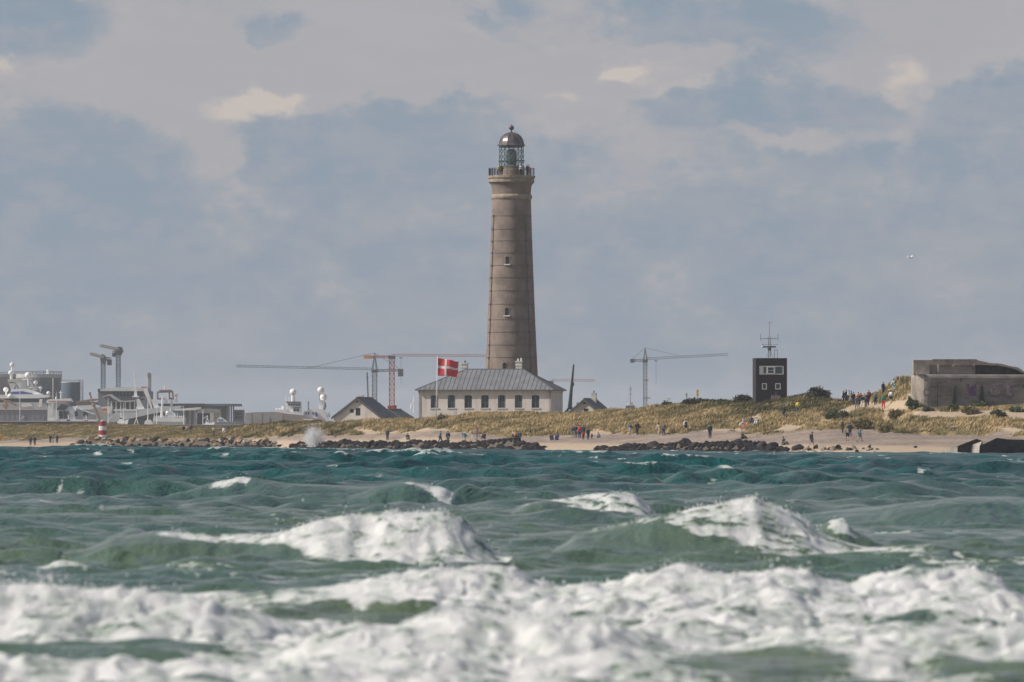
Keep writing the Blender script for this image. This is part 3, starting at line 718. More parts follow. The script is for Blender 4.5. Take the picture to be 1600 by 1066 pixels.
def rocks():
    ms = [rock_mesh('rock', 100 + i, .6 + .05 * i) for i in range(8)]
    def put(u, s, size, mat, label, group, lift=0.0):
        d = float(shore(u)) + s; x = (u - 800) / F * d
        z = ground_z(x, d)
        if z < -.5: z = -.2
        o = bpy.data.objects.new('rock', random.choice(ms)); COL.objects.link(o)
        if not o.data.materials: o.data.materials.append(mat)
        o.material_slots[0].link = 'OBJECT'; o.material_slots[0].material = mat
        o.location = (x, d, z + size * (.15 + lift)); k = random.uniform(.8, 1.25)
        o.scale = (size * k, size, size * random.uniform(.75, 1.05)); o.rotation_euler = (random.uniform(-.5, .5), random.uniform(-.5, .5), random.uniform(0, 6.3))
        tag(o, label.replace('COL', {m_dark: 'black wet', m_gold: 'dry tan', m_pale: 'pale grey', m_brown: 'brown'}[mat]), 'rock', group)
    for i in range(62):
        put(112 + 318 * (i + random.random()) / 62, random.uniform(.5, 5.5), random.uniform(.5, 1.05), random.choice([m_gold, m_gold, m_gold, m_pale, m_brown]),
            'COL boulder in the upper row of the sea bank left of the splash', 'tan boulders along the left bank')
    for i in range(62):
        put(108 + 330 * (i + random.random()) / 62, random.uniform(-3.5, 2.2), random.uniform(.35, .7), random.choice([m_dark, m_dark, m_brown]),
            'COL boulder in the lower row of the sea bank left of the splash', 'dark boulders along the left bank')
    for i in range(100):
        put(455 + 392 * (i + random.random()) / 100, random.uniform(-3.5, 4.5), random.uniform(.4, .95), random.choice([m_dark, m_dark, m_dark, m_dark, m_brown]),
            'COL boulder ' + ('at the left end of the groyne near the splash' if i < 30 else 'in the middle of the groyne below the flagpole' if i < 65 else 'in the right end of the groyne below the white house'), 'boulders of the groyne below the white house')
    for i in range(72):
        put(932 + 296 * (i + random.random()) / 72, random.uniform(-3.5, 4.5), random.uniform(.42, 1.0), random.choice([m_dark, m_dark, m_dark, m_brown, m_brown]),
            'COL boulder ' + ('in the left half of the right hand groyne' if i < 36 else 'in the groyne below the lifebuoy post'), 'boulders of the groyne below the square hut')
    for i in range(22):
        put(1236 + 140 * (i + random.random()) / 22, random.uniform(0, 5), random.uniform(.22, .62), random.choice([m_pale, m_pale, m_brown]),
            'COL stone lying on the beach right of the groynes', 'loose pale stones on the right beach')
    # small rubble wedged between the boulders
    small = rock_mesh('s', 300, .7); bm = bmesh.new(); bmesh.ops.create_icosphere(bm, subdivisions=1, radius=1.0)
    bv = np.array([v.co[:] for v in bm.verts]); bt = np.array([[v.index for v in f.verts] for f in bm.faces]); bm.free()
    r = np.random.default_rng(77); V = []; T = []
    for (u0, u1, n, s0, s1) in ((105, 440, 500, -5.5, 0), (455, 850, 900, -5.5, 4.5), (932, 1230, 700, -5.5, 4.5)):
        uu = r.uniform(u0, u1, n); d = shore(uu) + r.uniform(s0, s1, n); x = (uu - 800) / F * d; z = np.maximum(terrain(x, d), -.15)
        for i in range(n):
            s = r.uniform(.15, .42); q = bv * r.uniform(.65, 1.2, bv.shape) * [s * 1.2, s, s * .8]
            T.append(bt + 12 * len(V)); V.append(q + [x[i], d[i], z[i] + s * .3])
    o = tri_mesh('rubble', np.concatenate(V), np.concatenate(T), m_dark); tag(o, 'small dark rubble wedged between the boulders along the waterline', 'rubble', kind='stuff')
    put(1247, 3.0, .95, m_brown, 'single round brown boulder just right of the long groyne', None)
    put(1430, 9.0, .3, m_dark, 'small dark stone alone on the pale sand left of the sunken concrete', None)
rocks()

# ------------------------------------------------------------------ materials of the buildings
m_brick = M('weathered_brick', (.235, .185, .155), .9, .16, .55, .4, dirt=(.17, .135, .12, .55), stretch=(1, 1, 1))
m_band = M('iron_band', (.13, .105, .095), .7, .2, 2)
m_rust = M('rusty_iron', (.20, .09, .055), .8, .3, 3)
m_stone = M('sandstone', (.35, .285, .215), .9, .15, 1.5, .3, dirt=(.16, .13, .11, .6))
m_copper = M('brown_copper', (.135, .112, .112), .38, .25, 1.2, metal=.35)
m_teal = M('teal_iron', (.06, .13, .13), .5, .2, 3)
m_rail = M('railing_iron', (.05, .035, .04), .6, .2, 3)
m_white = M('white_paint', (.78, .77, .74), .5, .05, 2)
m_cream = M('cream_render', (.77, .70, .64), .9, .05, .6, .15, dirt=(.50, .46, .43, .5))
m_zinc = M('zinc_roof', (.205, .21, .222), .6, .12, .5, dirt=(.15, .155, .165, .7))
m_seam = M('zinc_seam', (.12, .125, .135), .6, .1, 2)
m_slate = M('slate_roof', (.115, .12, .13), .7, .12, 1.0)
m_dkframe = M('grey_green_frame', (.12, .14, .14), .5, .1, 3)
m_pane = M('dark_pane', (.035, .055, .062), .08, .3, .9)
m_pane2 = M('curtained_pane', (.14, .17, .175), .12, .35, 1.4)
m_gutter = M('gutter', (.12, .12, .125), .5, .1, 3)
m_redbrick = M('red_brick', (.33, .085, .07), .9, .2, 2)
m_sill = M('white_sill', (.62, .60, .57), .8, .05, 3)
m_conc = M('old_concrete', (.235, .21, .19), .95, .2, .45, .5, dirt=(.085, .076, .074, .85), dv=(.7, .7, 4.5))
m_concl = M('sunlit_concrete', (.41, .355, .30), .95, .2, .6, .5, dirt=(.14, .12, .11, .7))  # lighter copy of the old concrete, sunlight put into its colour
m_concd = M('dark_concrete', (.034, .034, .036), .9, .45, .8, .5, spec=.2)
m_hutd = M('dark_cladding', (.030, .020, .027), .85, .15, 2, stretch=(6, 6, .3))

def wall_open(mb, x0, x1, z0, z1, y0, y1, ops):
    """wall along x with openings (xa, xb, za, zb)"""
    ops = sorted(ops); cur = x0
    for (a, b, c, d) in ops:
        mb.box(cur, a, y0, y1, z0, z1)
        if c > z0: mb.box(a, b, y0, y1, z0, c)
        if d < z1: mb.box(a, b, y0, y1, d, z1)
        cur = b
    mb.box(cur, x1, y0, y1, z0, z1)

# ------------------------------------------------------------------ lighthouse
def lighthouse():
    D = 1000.0; k = D / F
    base = P(799.2, 660, D); base.z = 3.9
    zz = lambda y: EYE - (y - HOR) * k - base.z
    T = thing('lighthouse', 'tall round grey brick lighthouse with copper dome rising behind the white house', 'lighthouse', base)
    prof_y = [662, 640, 600, 583, 540, 500, 476, 455, 434.5, 416, 396, 378, 359, 338, 311.5]
    prof_r = [45.2, 43.6, 41.8, 41.0, 38.9, 37.1, 36.1, 35.3, 34.5, 33.8, 33.1, 32.5, 31.8, 31.2, 30.4]
    def rad(z): return float(np.interp(z, [zz(a) for a in prof_y], [r * k for r in prof_r]))
    wins = [(401.5, 413.5), (481.5, 493.5), (567, 578.5)]
    zs = sorted(set([0.0] + [round(zz(y), 3) for y in prof_y[1:]] + [round(zz(y), 3) for w in wins for y in w]))
    N = 96; a0 = -math.pi / 2
    vs = [];
    for z in zs:
        for i in range(N):
            an = a0 + 2 * math.pi * (i + .5) / N; r = rad(z); vs.append((r * math.cos(an), r * math.sin(an), z))
    # the window bays stand a little left of the middle, as seen from the sea
    wk = {}
    for (ya, yb) in wins:
        zt, zb = round(zz(ya), 3), round(zz(yb), 3); r = rad(zb)
        ux = {401.5: 791.9, 481.5: 791.3, 567: 789.8}[ya]
        i0 = round((math.asin((ux - 799.2) * k / r)) / (2 * math.pi) * N - 1)
        wk[(zb, zt)] = i0
    fs = []
    mb = MB()
    for j in range(len(zs) - 1):
        for i in range(N):
            hole = False
            for (zb, zt), i0 in wk.items():
                if zs[j] >= zb - 1e-4 and zs[j + 1] <= zt + 1e-4 and ((i - i0) % N) in (0, 1, N - 1): hole = True
            if not hole: fs.append((j * N + i, j * N + (i + 1) % N, (j + 1) * N + (i + 1) % N, (j + 1) * N + i))
    mb.add(vs, fs)
    w = mb.build('wall', m_brick, T)
    w.data.polygons.foreach_set('use_smooth', [True] * len(w.data.polygons))
    for (zb, zt), i0 in wk.items():
        an = a0 + 2 * math.pi * (i0 + 1.0) / N; r = rad((zb + zt) / 2); hw = math.pi * r * 3 / N
        fr = MB(); th = .28
        for s in (-1, 1): fr.box(s * hw - (.04 if s > 0 else 0), s * hw + (.04 if s < 0 else 0), -.02, .5, 0, zt - zb)
        arc = [(hw * math.cos(q), zt - zb - hw + hw * math.sin(q)) for q in [math.pi * i / 8 for i in range(9)]]
        fr.prism([(hw, zt - zb + .02)] + arc[:5], -.05, .45); fr.prism([(-hw, zt - zb + .02)] + arc[4:], -.05, .45)
        f = fr.build('window', m_stone, T); f.location = (r * math.cos(an), r * math.sin(an), zb); f.rotation_euler = (0, 0, an + math.pi / 2)
        MB().box(-hw, hw, .42, .5, 0, zt - zb).build('pane', m_pane, f)
        MB().box(-hw - .14, hw + .14, -.22, .4, -.17, -.004).build('sill', m_white, f)
        MB().box(-.03, .03, .36, .415, 0, zt - zb).box(-hw, hw, .36, .414, (zt - zb) * .5, (zt - zb) * .5 + .06).build('glazing_bar', m_teal, f)
    for y in [338, 348.5, 359, 377, 396, 415.5, 434.5, 455, 476, 500, 519.5, 539.5, 559, 580]:
        z = zz(y); r = rad(z)
        if y == 348.5: continue
        MB().lathe([(r - .02, z - .035), (r + .05, z - .035), (r + .05, z + .035), (r - .02, z + .035)], 64, cap=False).build('iron_band', m_band, T)
    for (u, mt) in ((771.5, m_rust), (821, m_band)):
        pts = []
        for y in [338, 359, 378, 396, 416, 434.5, 455, 476, 500, 520, 540, 560, 600]:
            z = zz(y); r = rad(z) + .08; x = (u - 799.2 + (338 - y) * .031 * (1 if u < 799 else -1) * 1.1) * k
            x = max(-r * .97, min(r * .97, x)); pts.append((x, -math.sqrt(max(0, r * r - x * x)), z))
        MB().tube(pts, .055).build('iron_rod', mt, T)
        c = MB()
        for p in pts: c.box(p[0] - .14, p[0] + .14, p[1] - .08, p[1] + .05, p[2] - .16, p[2] + .16)
        c.build('clamp', m_band, T)
    r0 = rad(zz(311.5))
    MB().lathe([(r0, zz(312)), (r0 + .14, zz(311)), (r0 + .2, zz(308)), (r0 + .14, zz(305)), (r0 - .02, zz(304))], 64, cap=False).build('moulding', m_stone, T, smooth=True)
    MB().lathe([(r0 - .03, zz(304.5)), (r0 + .02, zz(297)), (r0 + .10, zz(291)), (r0 + .28, zz(287.5)), (r0 + .60, zz(285))], 64, cap=False).build('cornice', m_brick, T, smooth=True)
    MB().lathe([(3.60, zz(285.2)), (3.62, zz(279.8)), (3.55, zz(279.6)), (3.55, zz(278.8)), (3.76, zz(278.6)), (3.78, zz(275.2)), (3.6, zz(275))], 64).build('gallery', m_stone, T)
    # drum and lantern
    zd = zz(275); z1 = zz(262)
    MB().lathe([(2.02, zd), (2.02, zz(262.5)), (1.95, zz(262)), (1.95, zz(260.5)), (1.2, zz(260)), (1.0, zz(258.5))], 48).build('drum', m_stone, T)
    d_ = MB(); d_.box(.85, 1.5, -1.86, -1.72, zd, zz(263.5)); d_.build('door', m_band, T)
    L = MB(); R1 = 1.93; za, zb = zz(261), zz(228)
    for k2 in range(16):
        for sgn in (-1, 1):
            pts = []
            for q in range(9):
                an = 2 * math.pi * (k2 + sgn * q * .5) / 16; pts.append((R1 * math.cos(an), R1 * math.sin(an), za + (zb - za) * q / 8))
            L.tube(pts, .03, 3)
    L.build('lattice', m_teal, T)
    f_ = MB()
    for k2 in range(8):
        an = 2 * math.pi * (k2 + .25) / 8; f_.bar((R1 * math.cos(an), R1 * math.sin(an), za), (R1 * math.cos(an), R1 * math.sin(an), zb), .06, 4)
    f_.lathe([(1.9, zb - .2), (2.0, zb - .2), (2.0, zb + .05), (1.9, zb + .05)], 32, cap=False)
    f_.lathe([(1.88, za - .02), (2.0, za - .02), (2.0, za + .12), (1.88, za + .12)], 32, cap=False)
    f_.lathe([(1.95, zz(251.8)), (2.13, zz(251.8)), (2.13, zz(250.8)), (1.95, zz(250.8))], 32, cap=False)
    f_.build('lantern_frame', m_teal, T)
    g = MB().lathe([(1.86, za), (1.86, zb)], 32, cap=False).build('glazing', glass_mat('lantern_glass', (.45, .5, .5), .16), T)
    ln = MB().lathe([(.5, zz(261.5)), (.72, zz(258)), (.80, zz(250)), (.80, zz(243)), (.70, zz(237.5)), (.45, zz(234)), (.1, zz(232.5))], 20)
    ln = ln.build('lens', M('lens_glass', (.07, .10, .095), .15, .4, 4), T, smooth=True)
    rb = MB()
    for k2 in range(10):
        an = 2 * math.pi * k2 / 10; c, s = math.cos(an), math.sin(an)
        rb.tube([(.74 * c, .74 * s, zz(258)), (.83 * c, .83 * s, zz(250)), (.83 * c, .83 * s, zz(243)), (.72 * c, .72 * s, zz(237))], .03, 3)
    for y in (257, 253, 248, 243, 239): rb.lathe([(.80, zz(y)), (.84, zz(y)), (.84, zz(y) + .06), (.8, zz(y) + .06)], 16, cap=False)
    rb.build('lens_frame', m_teal, T)
    dome = [(2.30, zz(227.6)), (2.28, zz(226.6)), (2.02, zz(225)), (1.93, zz(221)), (1.76, zz(216.5)), (1.48, zz(212.5)), (1.06, zz(209.2)), (.55, zz(207.4)), (.10, zz(206.6))]
    MB().lathe(dome, 12, a0=math.pi / 16).build('dome', m_copper, T)
    r_ = MB()
    for k2 in range(12):
        an = math.pi / 16 + 2 * math.pi * k2 / 12
        r_.tube([((r + .01) * math.cos(an), (r + .01) * math.sin(an), z) for r, z in dome[2:]], .035, 3)
    r_.build('dome_rib', m_band, T)
    MB().bar((0, 0, zz(207)), (0, 0, zz(203)), .14, 8, .10).ball((0, 0, zz(199.6)), .40, 14, 10).bar((0, 0, zz(196)), (0, 0, zz(193.6)), .04).build('finial_ball', M('ball_copper', (.14, .07, .08), .35, .2, 2, metal=.5), T, smooth=True)
    # railing of the gallery
    zr = zz(263.5)
    rl = MB()
    for rr, w_ in ((zr, .05), (zr - .45, .03), (zr - .85, .03)):
        rl.lathe([(3.6, rr), (3.6 + w_, rr), (3.6 + w_, rr + w_), (3.6, rr + w_)], 48, cap=False)
    for k2 in range(110):
        an = 2 * math.pi * k2 / 110; rl.bar((3.62 * math.cos(an), 3.62 * math.sin(an), zd), (3.62 * math.cos(an), 3.62 * math.sin(an), zr), .016, 3)
    rl.build('railing', m_rail, T)
    p0 = MB().box(-.05, .05, -.05, .05, 0, zr - zd + .08).build('railing_post', m_rail, T)
    spots = []
    for k2 in range(16):
        an = 2 * math.pi * (k2 + .5) / 16; spots.append(((3.64 * math.cos(an), 3.64 * math.sin(an), zd), (0, 0, an)))
    p0.location, p0.rotation_euler = spots[0]; pieces('railing_post', p0, spots[1:], T)
    # wind screen of boards on the left of the gallery
    s_ = MB()
    for k2 in range(5):
        an = math.pi + .22 + k2 * .17; s_.bar((3.55 * math.cos(an), 3.55 * math.sin(an), zd + .1), (3.55 * math.cos(an), 3.55 * math.sin(an), zr - .05), .12, 4)
    s_.build('screen_post', m_rail, T)
    return base + Vector((0, 0, zd))
GALLERY = lighthouse()

# ------------------------------------------------------------------ the white house
def white_house():
    a = R(10.1); W, Dp = 21.1, 10.6; k = 985 / F
    c = P(767, 660, 990); zb = EYE - (662 - HOR) * k
    T = thing('house', 'long cream house with grey hipped zinc roof and seven windows in front of the lighthouse', 'house', (c.x, 990 + 1, zb), -a)
    ze = EYE - (610.3 - HOR) * k - zb; zr = EYE - (576.6 - HOR) * k - zb
    y0 = -Dp / 2
    def lx(u):   # where on the front the column u lies
        return ((u - 767) * k + Dp / 2 * math.sin(a) * 1.0) / math.cos(a)
    ws = [678.8, 705.4, 731.6, 757.8, 784.1, 810.4, 836.8]
    wz0 = EYE - (637.5 - HOR) * k - zb; wz1 = EYE - (617.3 - HOR) * k - zb; hw = .60
    w = MB(); ops = [(lx(u) - hw, lx(u) + hw, wz0, wz1) for u in ws]
    wall_open(w, -W / 2, W / 2, -.5, ze, y0, y0 + .35, ops)
    w.box(-W / 2, W / 2, Dp / 2 - .35, Dp / 2, -.5, ze); w.box(-W / 2, -W / 2 + .35, y0 + .35, Dp / 2 - .35, -.5, ze); w.box(W / 2 - .35, W / 2, y0 + .35, Dp / 2 - .35, -.5, ze)
    for u in ws:   # flat arches close the window corners
        x = lx(u)
        arc = [(x - hw + 2 * hw * i / 8, wz1 - .14 * abs(i / 4 - 1) ** 2) for i in range(9)]
        w.prism([(x - hw, wz1 + .001)] + arc[:5], y0 + .003, y0 + .34); w.prism(arc[4:] + [(x + hw, wz1 + .001)], y0 + .003, y0 + .34)
    w.build('wall', m_cream, T)
    MB().box(-W/2 - .03, W/2 + .03, y0 - .05, y0 - .001, -.5, .12).build('plinth', M('plinth_grey', (.3, .29, .28), .9, .1, 1), T)
    MB().box(-W/2 - .05, W/2 + .05, y0 - .14, y0 - .002, ze - .28, ze - .02).box(W/2 + .002, W/2 + .14, y0 - .14, Dp/2, ze - .28, ze - .02).build('cornice', m_cream, T)
    for i, u in enumerate(ws):
        x = lx(u); f = MB(); b = .07
        f.box(-hw, -hw + b, 0, .1, 0, wz1 - wz0); f.box(hw - b, hw, 0, .1, 0, wz1 - wz0); f.box(-hw, hw, 0, .1, 0, b); f.box(-hw, hw, 0, .1, wz1 - wz0 - b * 2, wz1 - wz0)
        f.box(-.05, .05, -.01, .1, 0, wz1 - wz0)
        for q in (.36, .68): f.box(-hw, hw, .01, .09, (wz1 - wz0) * q, (wz1 - wz0) * q + .045)
        fo = f.build('window', m_dkframe, T); fo.location = (x, y0 + .14, wz0)
        p = MB(); p.cur = 0; p.box(-hw + .02, hw - .02, .06, .075, .02, wz1 - wz0 - .02); p.build('pane', m_pane, fo)
        p = MB()
        if i in (2, 3, 6): p.box(-.48, .48, .076, .1, .1, wz1 - wz0 - .1)
        else: p.box(-.52, -.3, .05, .058, .1, wz1 - wz0 - .2).box(.3, .52, .05, .058, .1, wz1 - wz0 - .2)
        p.build('curtain', m_pane2, fo)
        MB().box(-hw - .14, hw + .14, -.24, .0, -.16, -.004).build('sill', m_sill, fo)
    # hipped roof
    e = .45; X0, X1 = -W/2 - e, W/2 + e; Y0, Y1 = y0 - e, Dp/2 + e
    rx0 = (727 - 767) * k; rx1 = (819 - 767) * k
    rf = MB(); t = .14
    rf.add([(X0, Y0, ze), (X1, Y0, ze), (X1, Y1, ze), (X0, Y1, ze), (X0, Y0, ze + t), (X1, Y0, ze + t), (X1, Y1, ze + t), (X0, Y1, ze + t), (rx0, 0, zr), (rx1, 0, zr)],
           [(3, 2, 1, 0), (0, 1, 5, 4), (1, 2, 6, 5), (2, 3, 7, 6), (3, 0, 4, 7), (4, 5, 9, 8), (5, 6, 9), (6, 7, 8, 9), (7, 4, 8)])
    roof = rf.build('roof', m_zinc, T)
    n = 30
    for i in range(1, n):
        x = X0 + (X1 - X0) * i / n
        if x < rx0: q = (x - X0) / (rx0 - X0)
        elif x > rx1: q = (X1 - x) / (X1 - rx1)
        else: q = 1.0
        top = Vector((x, Y0 * (1 - q), ze + t + (zr - ze - t) * q))
        MB().bar(Vector((x, Y0, ze + t)) + Vector((0, 0, .02)), top + Vector((0, 0, .02)), .034, 4).build('seam', m_seam, roof)
    for i in range(1, 15):
        y = Y0 + (Y1 - Y0) * i / 15; q = (y - Y0) / (-Y0) if y < 0 else (Y1 - y) / Y1
        MB().bar((X1, y, ze + t + .02), (X1 + (rx1 - X1) * q, y, ze + t + (zr - ze - t) * q + .02), .03, 4).build('seam', m_seam, roof)
    rc = MB(); rc.bar((rx0, 0, zr + .02), (rx1, 0, zr + .02), .08, 6)
    for (p, q) in (((X0, Y0), rx0), ((X1, Y0), rx1), ((X1, Y1), rx1), ((X0, Y1), rx0)): rc.bar((p[0], p[1], ze + t + .02), (q, 0, zr + .02), .06, 5)
    rc.build('ridge_cap', m_seam, roof)
    # chimneys
    for u, pots in ((722.5, 1), (811.3, 2)):
        x = (u - 767) * k; cy = 1.2 if u < 760 else .4
        x = x if u > 760 else x
        zc = EYE - (563.5 - HOR) * k - zb if u > 760 else EYE - (566.5 - HOR) * k - zb
        c_ = MB().box(x - .48, x + .48, cy - .4, cy + .4, zr - 1.4, zc - .2).box(x - .58, x + .58, cy - .5, cy + .5, zc - .2, zc).box(x - .55, x + .55, cy - .47, cy + .47, zc - .75, zc - .62)
        ch = c_.build('chimney', M('chimney_white', (.66, .64, .57), .9, .06, 2, dirt=(.4, .37, .3, .5)), roof)
        for j in range(pots):
            px = x + (j - (pots - 1) / 2) * .5 + .1
            MB().bar((px, cy, zc), (px, cy, zc + .38 + .1 * j), .13, 8).build('chimney_pot', m_white if pots == 2 else m_slate, ch)
    # gutters and downpipes
    MB().box(X0 - .06, X1 + .06, Y0 - .13, Y0 - .003, ze - .02, ze + .12).box(X1 + .003, X1 + .13, Y0 - .13, Y1, ze - .02, ze + .119).build('gutter', m_gutter, T)
    for x in (-W/2 + .12, W/2 - .2):
        MB().bar((x, Y0 - .05, ze), (x, y0 - .1, ze - .5), .055, 6).bar((x, y0 - .1, ze - .5), (x, y0 - .1, 0), .055, 6).build('downpipe', m_gutter, T)
    MB().box(lx(708), lx(712.5), y0 - .04, y0 - .002, 0, wz0 - .45).build('vent', m_sill, T)
white_house()

def gable_house(u0, y_apex, u_l, y_e, u_r, ridge_du, D, rot, label, L, wins, chim, base_y=662):
    k = D / F; W = (u_r - u_l) * k / math.cos(rot); zb = EYE - (base_y - HOR) * k
    c = P((u_l + u_r) / 2, base_y, D)
    T = thing('gable_house', label, 'house', (c.x, D, zb), -rot)
    ze = EYE - (y_e - HOR) * k - zb; zr = EYE - (y_apex - HOR) * k - zb; ov = .35; hw = W / 2 - .35
    sl = (zr - ze) / (W / 2)
    zi = zr - .22; sw = MB()
    def topz(x): return zi - abs(x) * sl
    # gable wall cut round its openings: strips
    xs = sorted(set([-hw, hw, 0.0] + [q for (a, b, c_, d_, kind) in wins for q in (a, b)]))
    for xa, xb in zip(xs[:-1], xs[1:]):
        op = [(c_, d_) for (a, b, c_, d_, kind) in wins if a <= xa + 1e-6 and b >= xb - 1e-6]
        if not op: sw.prism([(xa, -.5), (xb, -.5), (xb, topz(xb)), (xa, topz(xa))], 0, .3)
        else:
            z = -.5
            for (c_, d_) in sorted(op): sw.box(xa, xb, 0, .3, z, c_); z = d_
            sw.prism([(xa, z), (xb, z), (xb, topz(xb)), (xa, topz(xa))], 0, .3)
    sw.box(-hw, -hw + .3, .3, L, -.5, topz(hw)).box(hw - .3, hw, .3, L, -.5, topz(hw)).prism([(-hw, -.5), (hw, -.5), (hw, topz(hw)), (0, zi), (-hw, topz(hw))], L, L + .3)
    sw.build('wall', m_cream, T)
    r = MB(); t = .2
    r.prism([(-W/2, ze), (0, zr), (0, zr - t * 1.2), (-W/2 + .02, ze - t)], -ov, L + ov + .3)
    r.prism([(W/2, ze), (0, zr), (0, zr - t * 1.2), (W/2 - .02, ze - t)], -ov, L + ov + .3)
    roof = r.build('roof', m_slate, T)
    MB().prism([(-W/2, ze - .24), (0, zr - .24), (W/2, ze - .24), (W/2, ze - .42), (0, zr - .42), (-W/2, ze - .42)], -ov + .02, -ov + .07).build('bargeboard', m_seam, T)
    MB().bar((0, -ov, zr + .02), (0, L + ov + .3, zr + .02), .09, 6).build('ridge_cap', m_seam, roof)
    b = MB().bar((0, -ov, 0), (0, -ov, 1), .01, 3) if False else None
    for (a_, b_, c_, d_, kind) in wins:
        f = MB(); w_ = b_ - a_; h_ = d_ - c_; q = .06
        f.box(0, q, 0, .1, 0, h_).box(w_ - q, w_, 0, .1, 0, h_).box(q, w_ - q, 0, .1, 0, q).box(q, w_ - q, 0, .1, h_ - q, h_)
        if w_ > .7: f.box(w_/2 - .03, w_/2 + .03, 0, .09, q, h_ - q)
        fo = f.build(kind, m_dkframe, T); fo.location = (a_, .12, c_)
        MB().box(q, w_ - q, .04, .06, q, h_ - q).build('pane' if kind == 'window' else 'door_leaf', m_pane if kind == 'window' else M('green_door', (.09, .12, .09), .6, .2, 2), fo)
    for (x, y, z1, w_, mt, pot) in chim:
        c_ = MB().box(x - w_/2, x + w_/2, y - w_/2, y + w_/2, zr - abs(x) * sl - .8, z1 - .15).box(x - w_/2 - .06, x + w_/2 + .06, y - w_/2 - .06, y + w_/2 + .06, z1 - .15, z1)
        ch = c_.build('chimney', mt, roof)
        if pot: MB().bar((x, y, z1), (x, y, z1 + .35), .12, 8).build('chimney_pot', m_slate, ch)
    return T
kb = 1035 / F
gable_house(560, 621, 518, 652, 598, 22, 1035, R(11), 'gabled white house with dark slate roof half sunk behind the dunes', 11.5,
            [(-1.2, -.55, 1.75, 2.4, 'window'), (-.25, .55, 1.3, 2.55, 'window'), (-.14, .14, 3.4, 3.7, 'window')], [(-.9, 7.0, 4.75, .7, m_cream, False)])
gable_house(606, 639.5, 588, 652, 629, 8, 1062, R(14), 'low slate roofed house with two red brick chimneys behind the gabled house', 7,
            [], [(-.1, 3.2, (EYE + (HOR - 633.5) * 1062 / F) - (EYE + (HOR - 664) * 1062 / F), .75, m_redbrick, False), (-1.6, 6.2, (EYE + (HOR - 634) * 1062 / F) - (EYE + (HOR - 664) * 1062 / F), .6, m_redbrick, False)], 664)
gable_house(914.7, 623, 887, 645, 939, 20, 1010, R(12), 'small gabled cottage with white chimney between the long house and the dune', 9.5,
            [(-.1, .7, 1.75, 2.4, 'window'), (-.2, .2, 3.1, 3.45, 'window')], [(.5, 5.4, 4.95, .75, M('chimney_white', (.6, .6, .6)), True)])

# ------------------------------------------------------------------ flag
def flag():
    D = 958.0; k = D / F; g = ground_z((682 - 800) * k, D)
    T = thing('flagpole', 'white flagpole standing in front of the long cream house', 'flagpole', ((681 - 800) * k, D, g))
    zt = EYE - (558 - HOR) * k - g
    MB().bar((0, 0, -.3), (.26, 0, zt), .085, 8, .045).build('pole', m_white, T, smooth=True)
    MB().ball((.265, 0, zt + .09), .1, 8, 6).build('finial', m_white, T)
    MB().bar((.16, -.09, 1.2), (.3, -.06, zt - .1), .012, 3).build('halyard', m_white, T)
    nx, nz = 48, 28; W, H = 3.35, 2.75
    us = np.linspace(0, 1, nx + 1); vs = np.linspace(0, 1, nz + 1); U, V = np.meshgrid(us, vs)
    X = .30 + U * 3.12 + .05 * np.sin(9 * U + 1.5 * V) * U; Y = -.05 + .24 * np.sin(7.5 * U + 2.2 * V) * U ** .6 + .07 * np.sin(19 * U - 3 * V) * U
    Z = zt - .12 - V * (2.72 - .42 * U) - U * .55 - .05 * np.sin(8 * U + 1) * U + .05 * np.sin(13 * U + V) * U
    o = grid_mesh('flag', X, Y, Z, None)
    m = bpy.data.materials.new('flag_cloth_red'); m2 = M('flag_cloth_white', (.80, .78, .76), .8, .04, 3)
    m1 = M('flag_cloth_red', (.70, .04, .06), .8, .06, 3)
    o.data.materials.append(m1); o.data.materials.append(m2)
    for p in o.data.polygons:
        c = p.index; i = c % nx; j = c // nx
        uu = (i + .5) / nx; vv = (j + .5) / nz
        p.material_index = 1 if (12/37. < uu < 16/37.) or (12/28. < vv < 16/28.) else 0
    s = o.modifiers.new('thick', 'SOLIDIFY'); s.thickness = .012
    o.parent = None; o.location = T.location
    tag(o, 'red flag with a white cross blowing to the right from the white pole', 'flag')
flag()

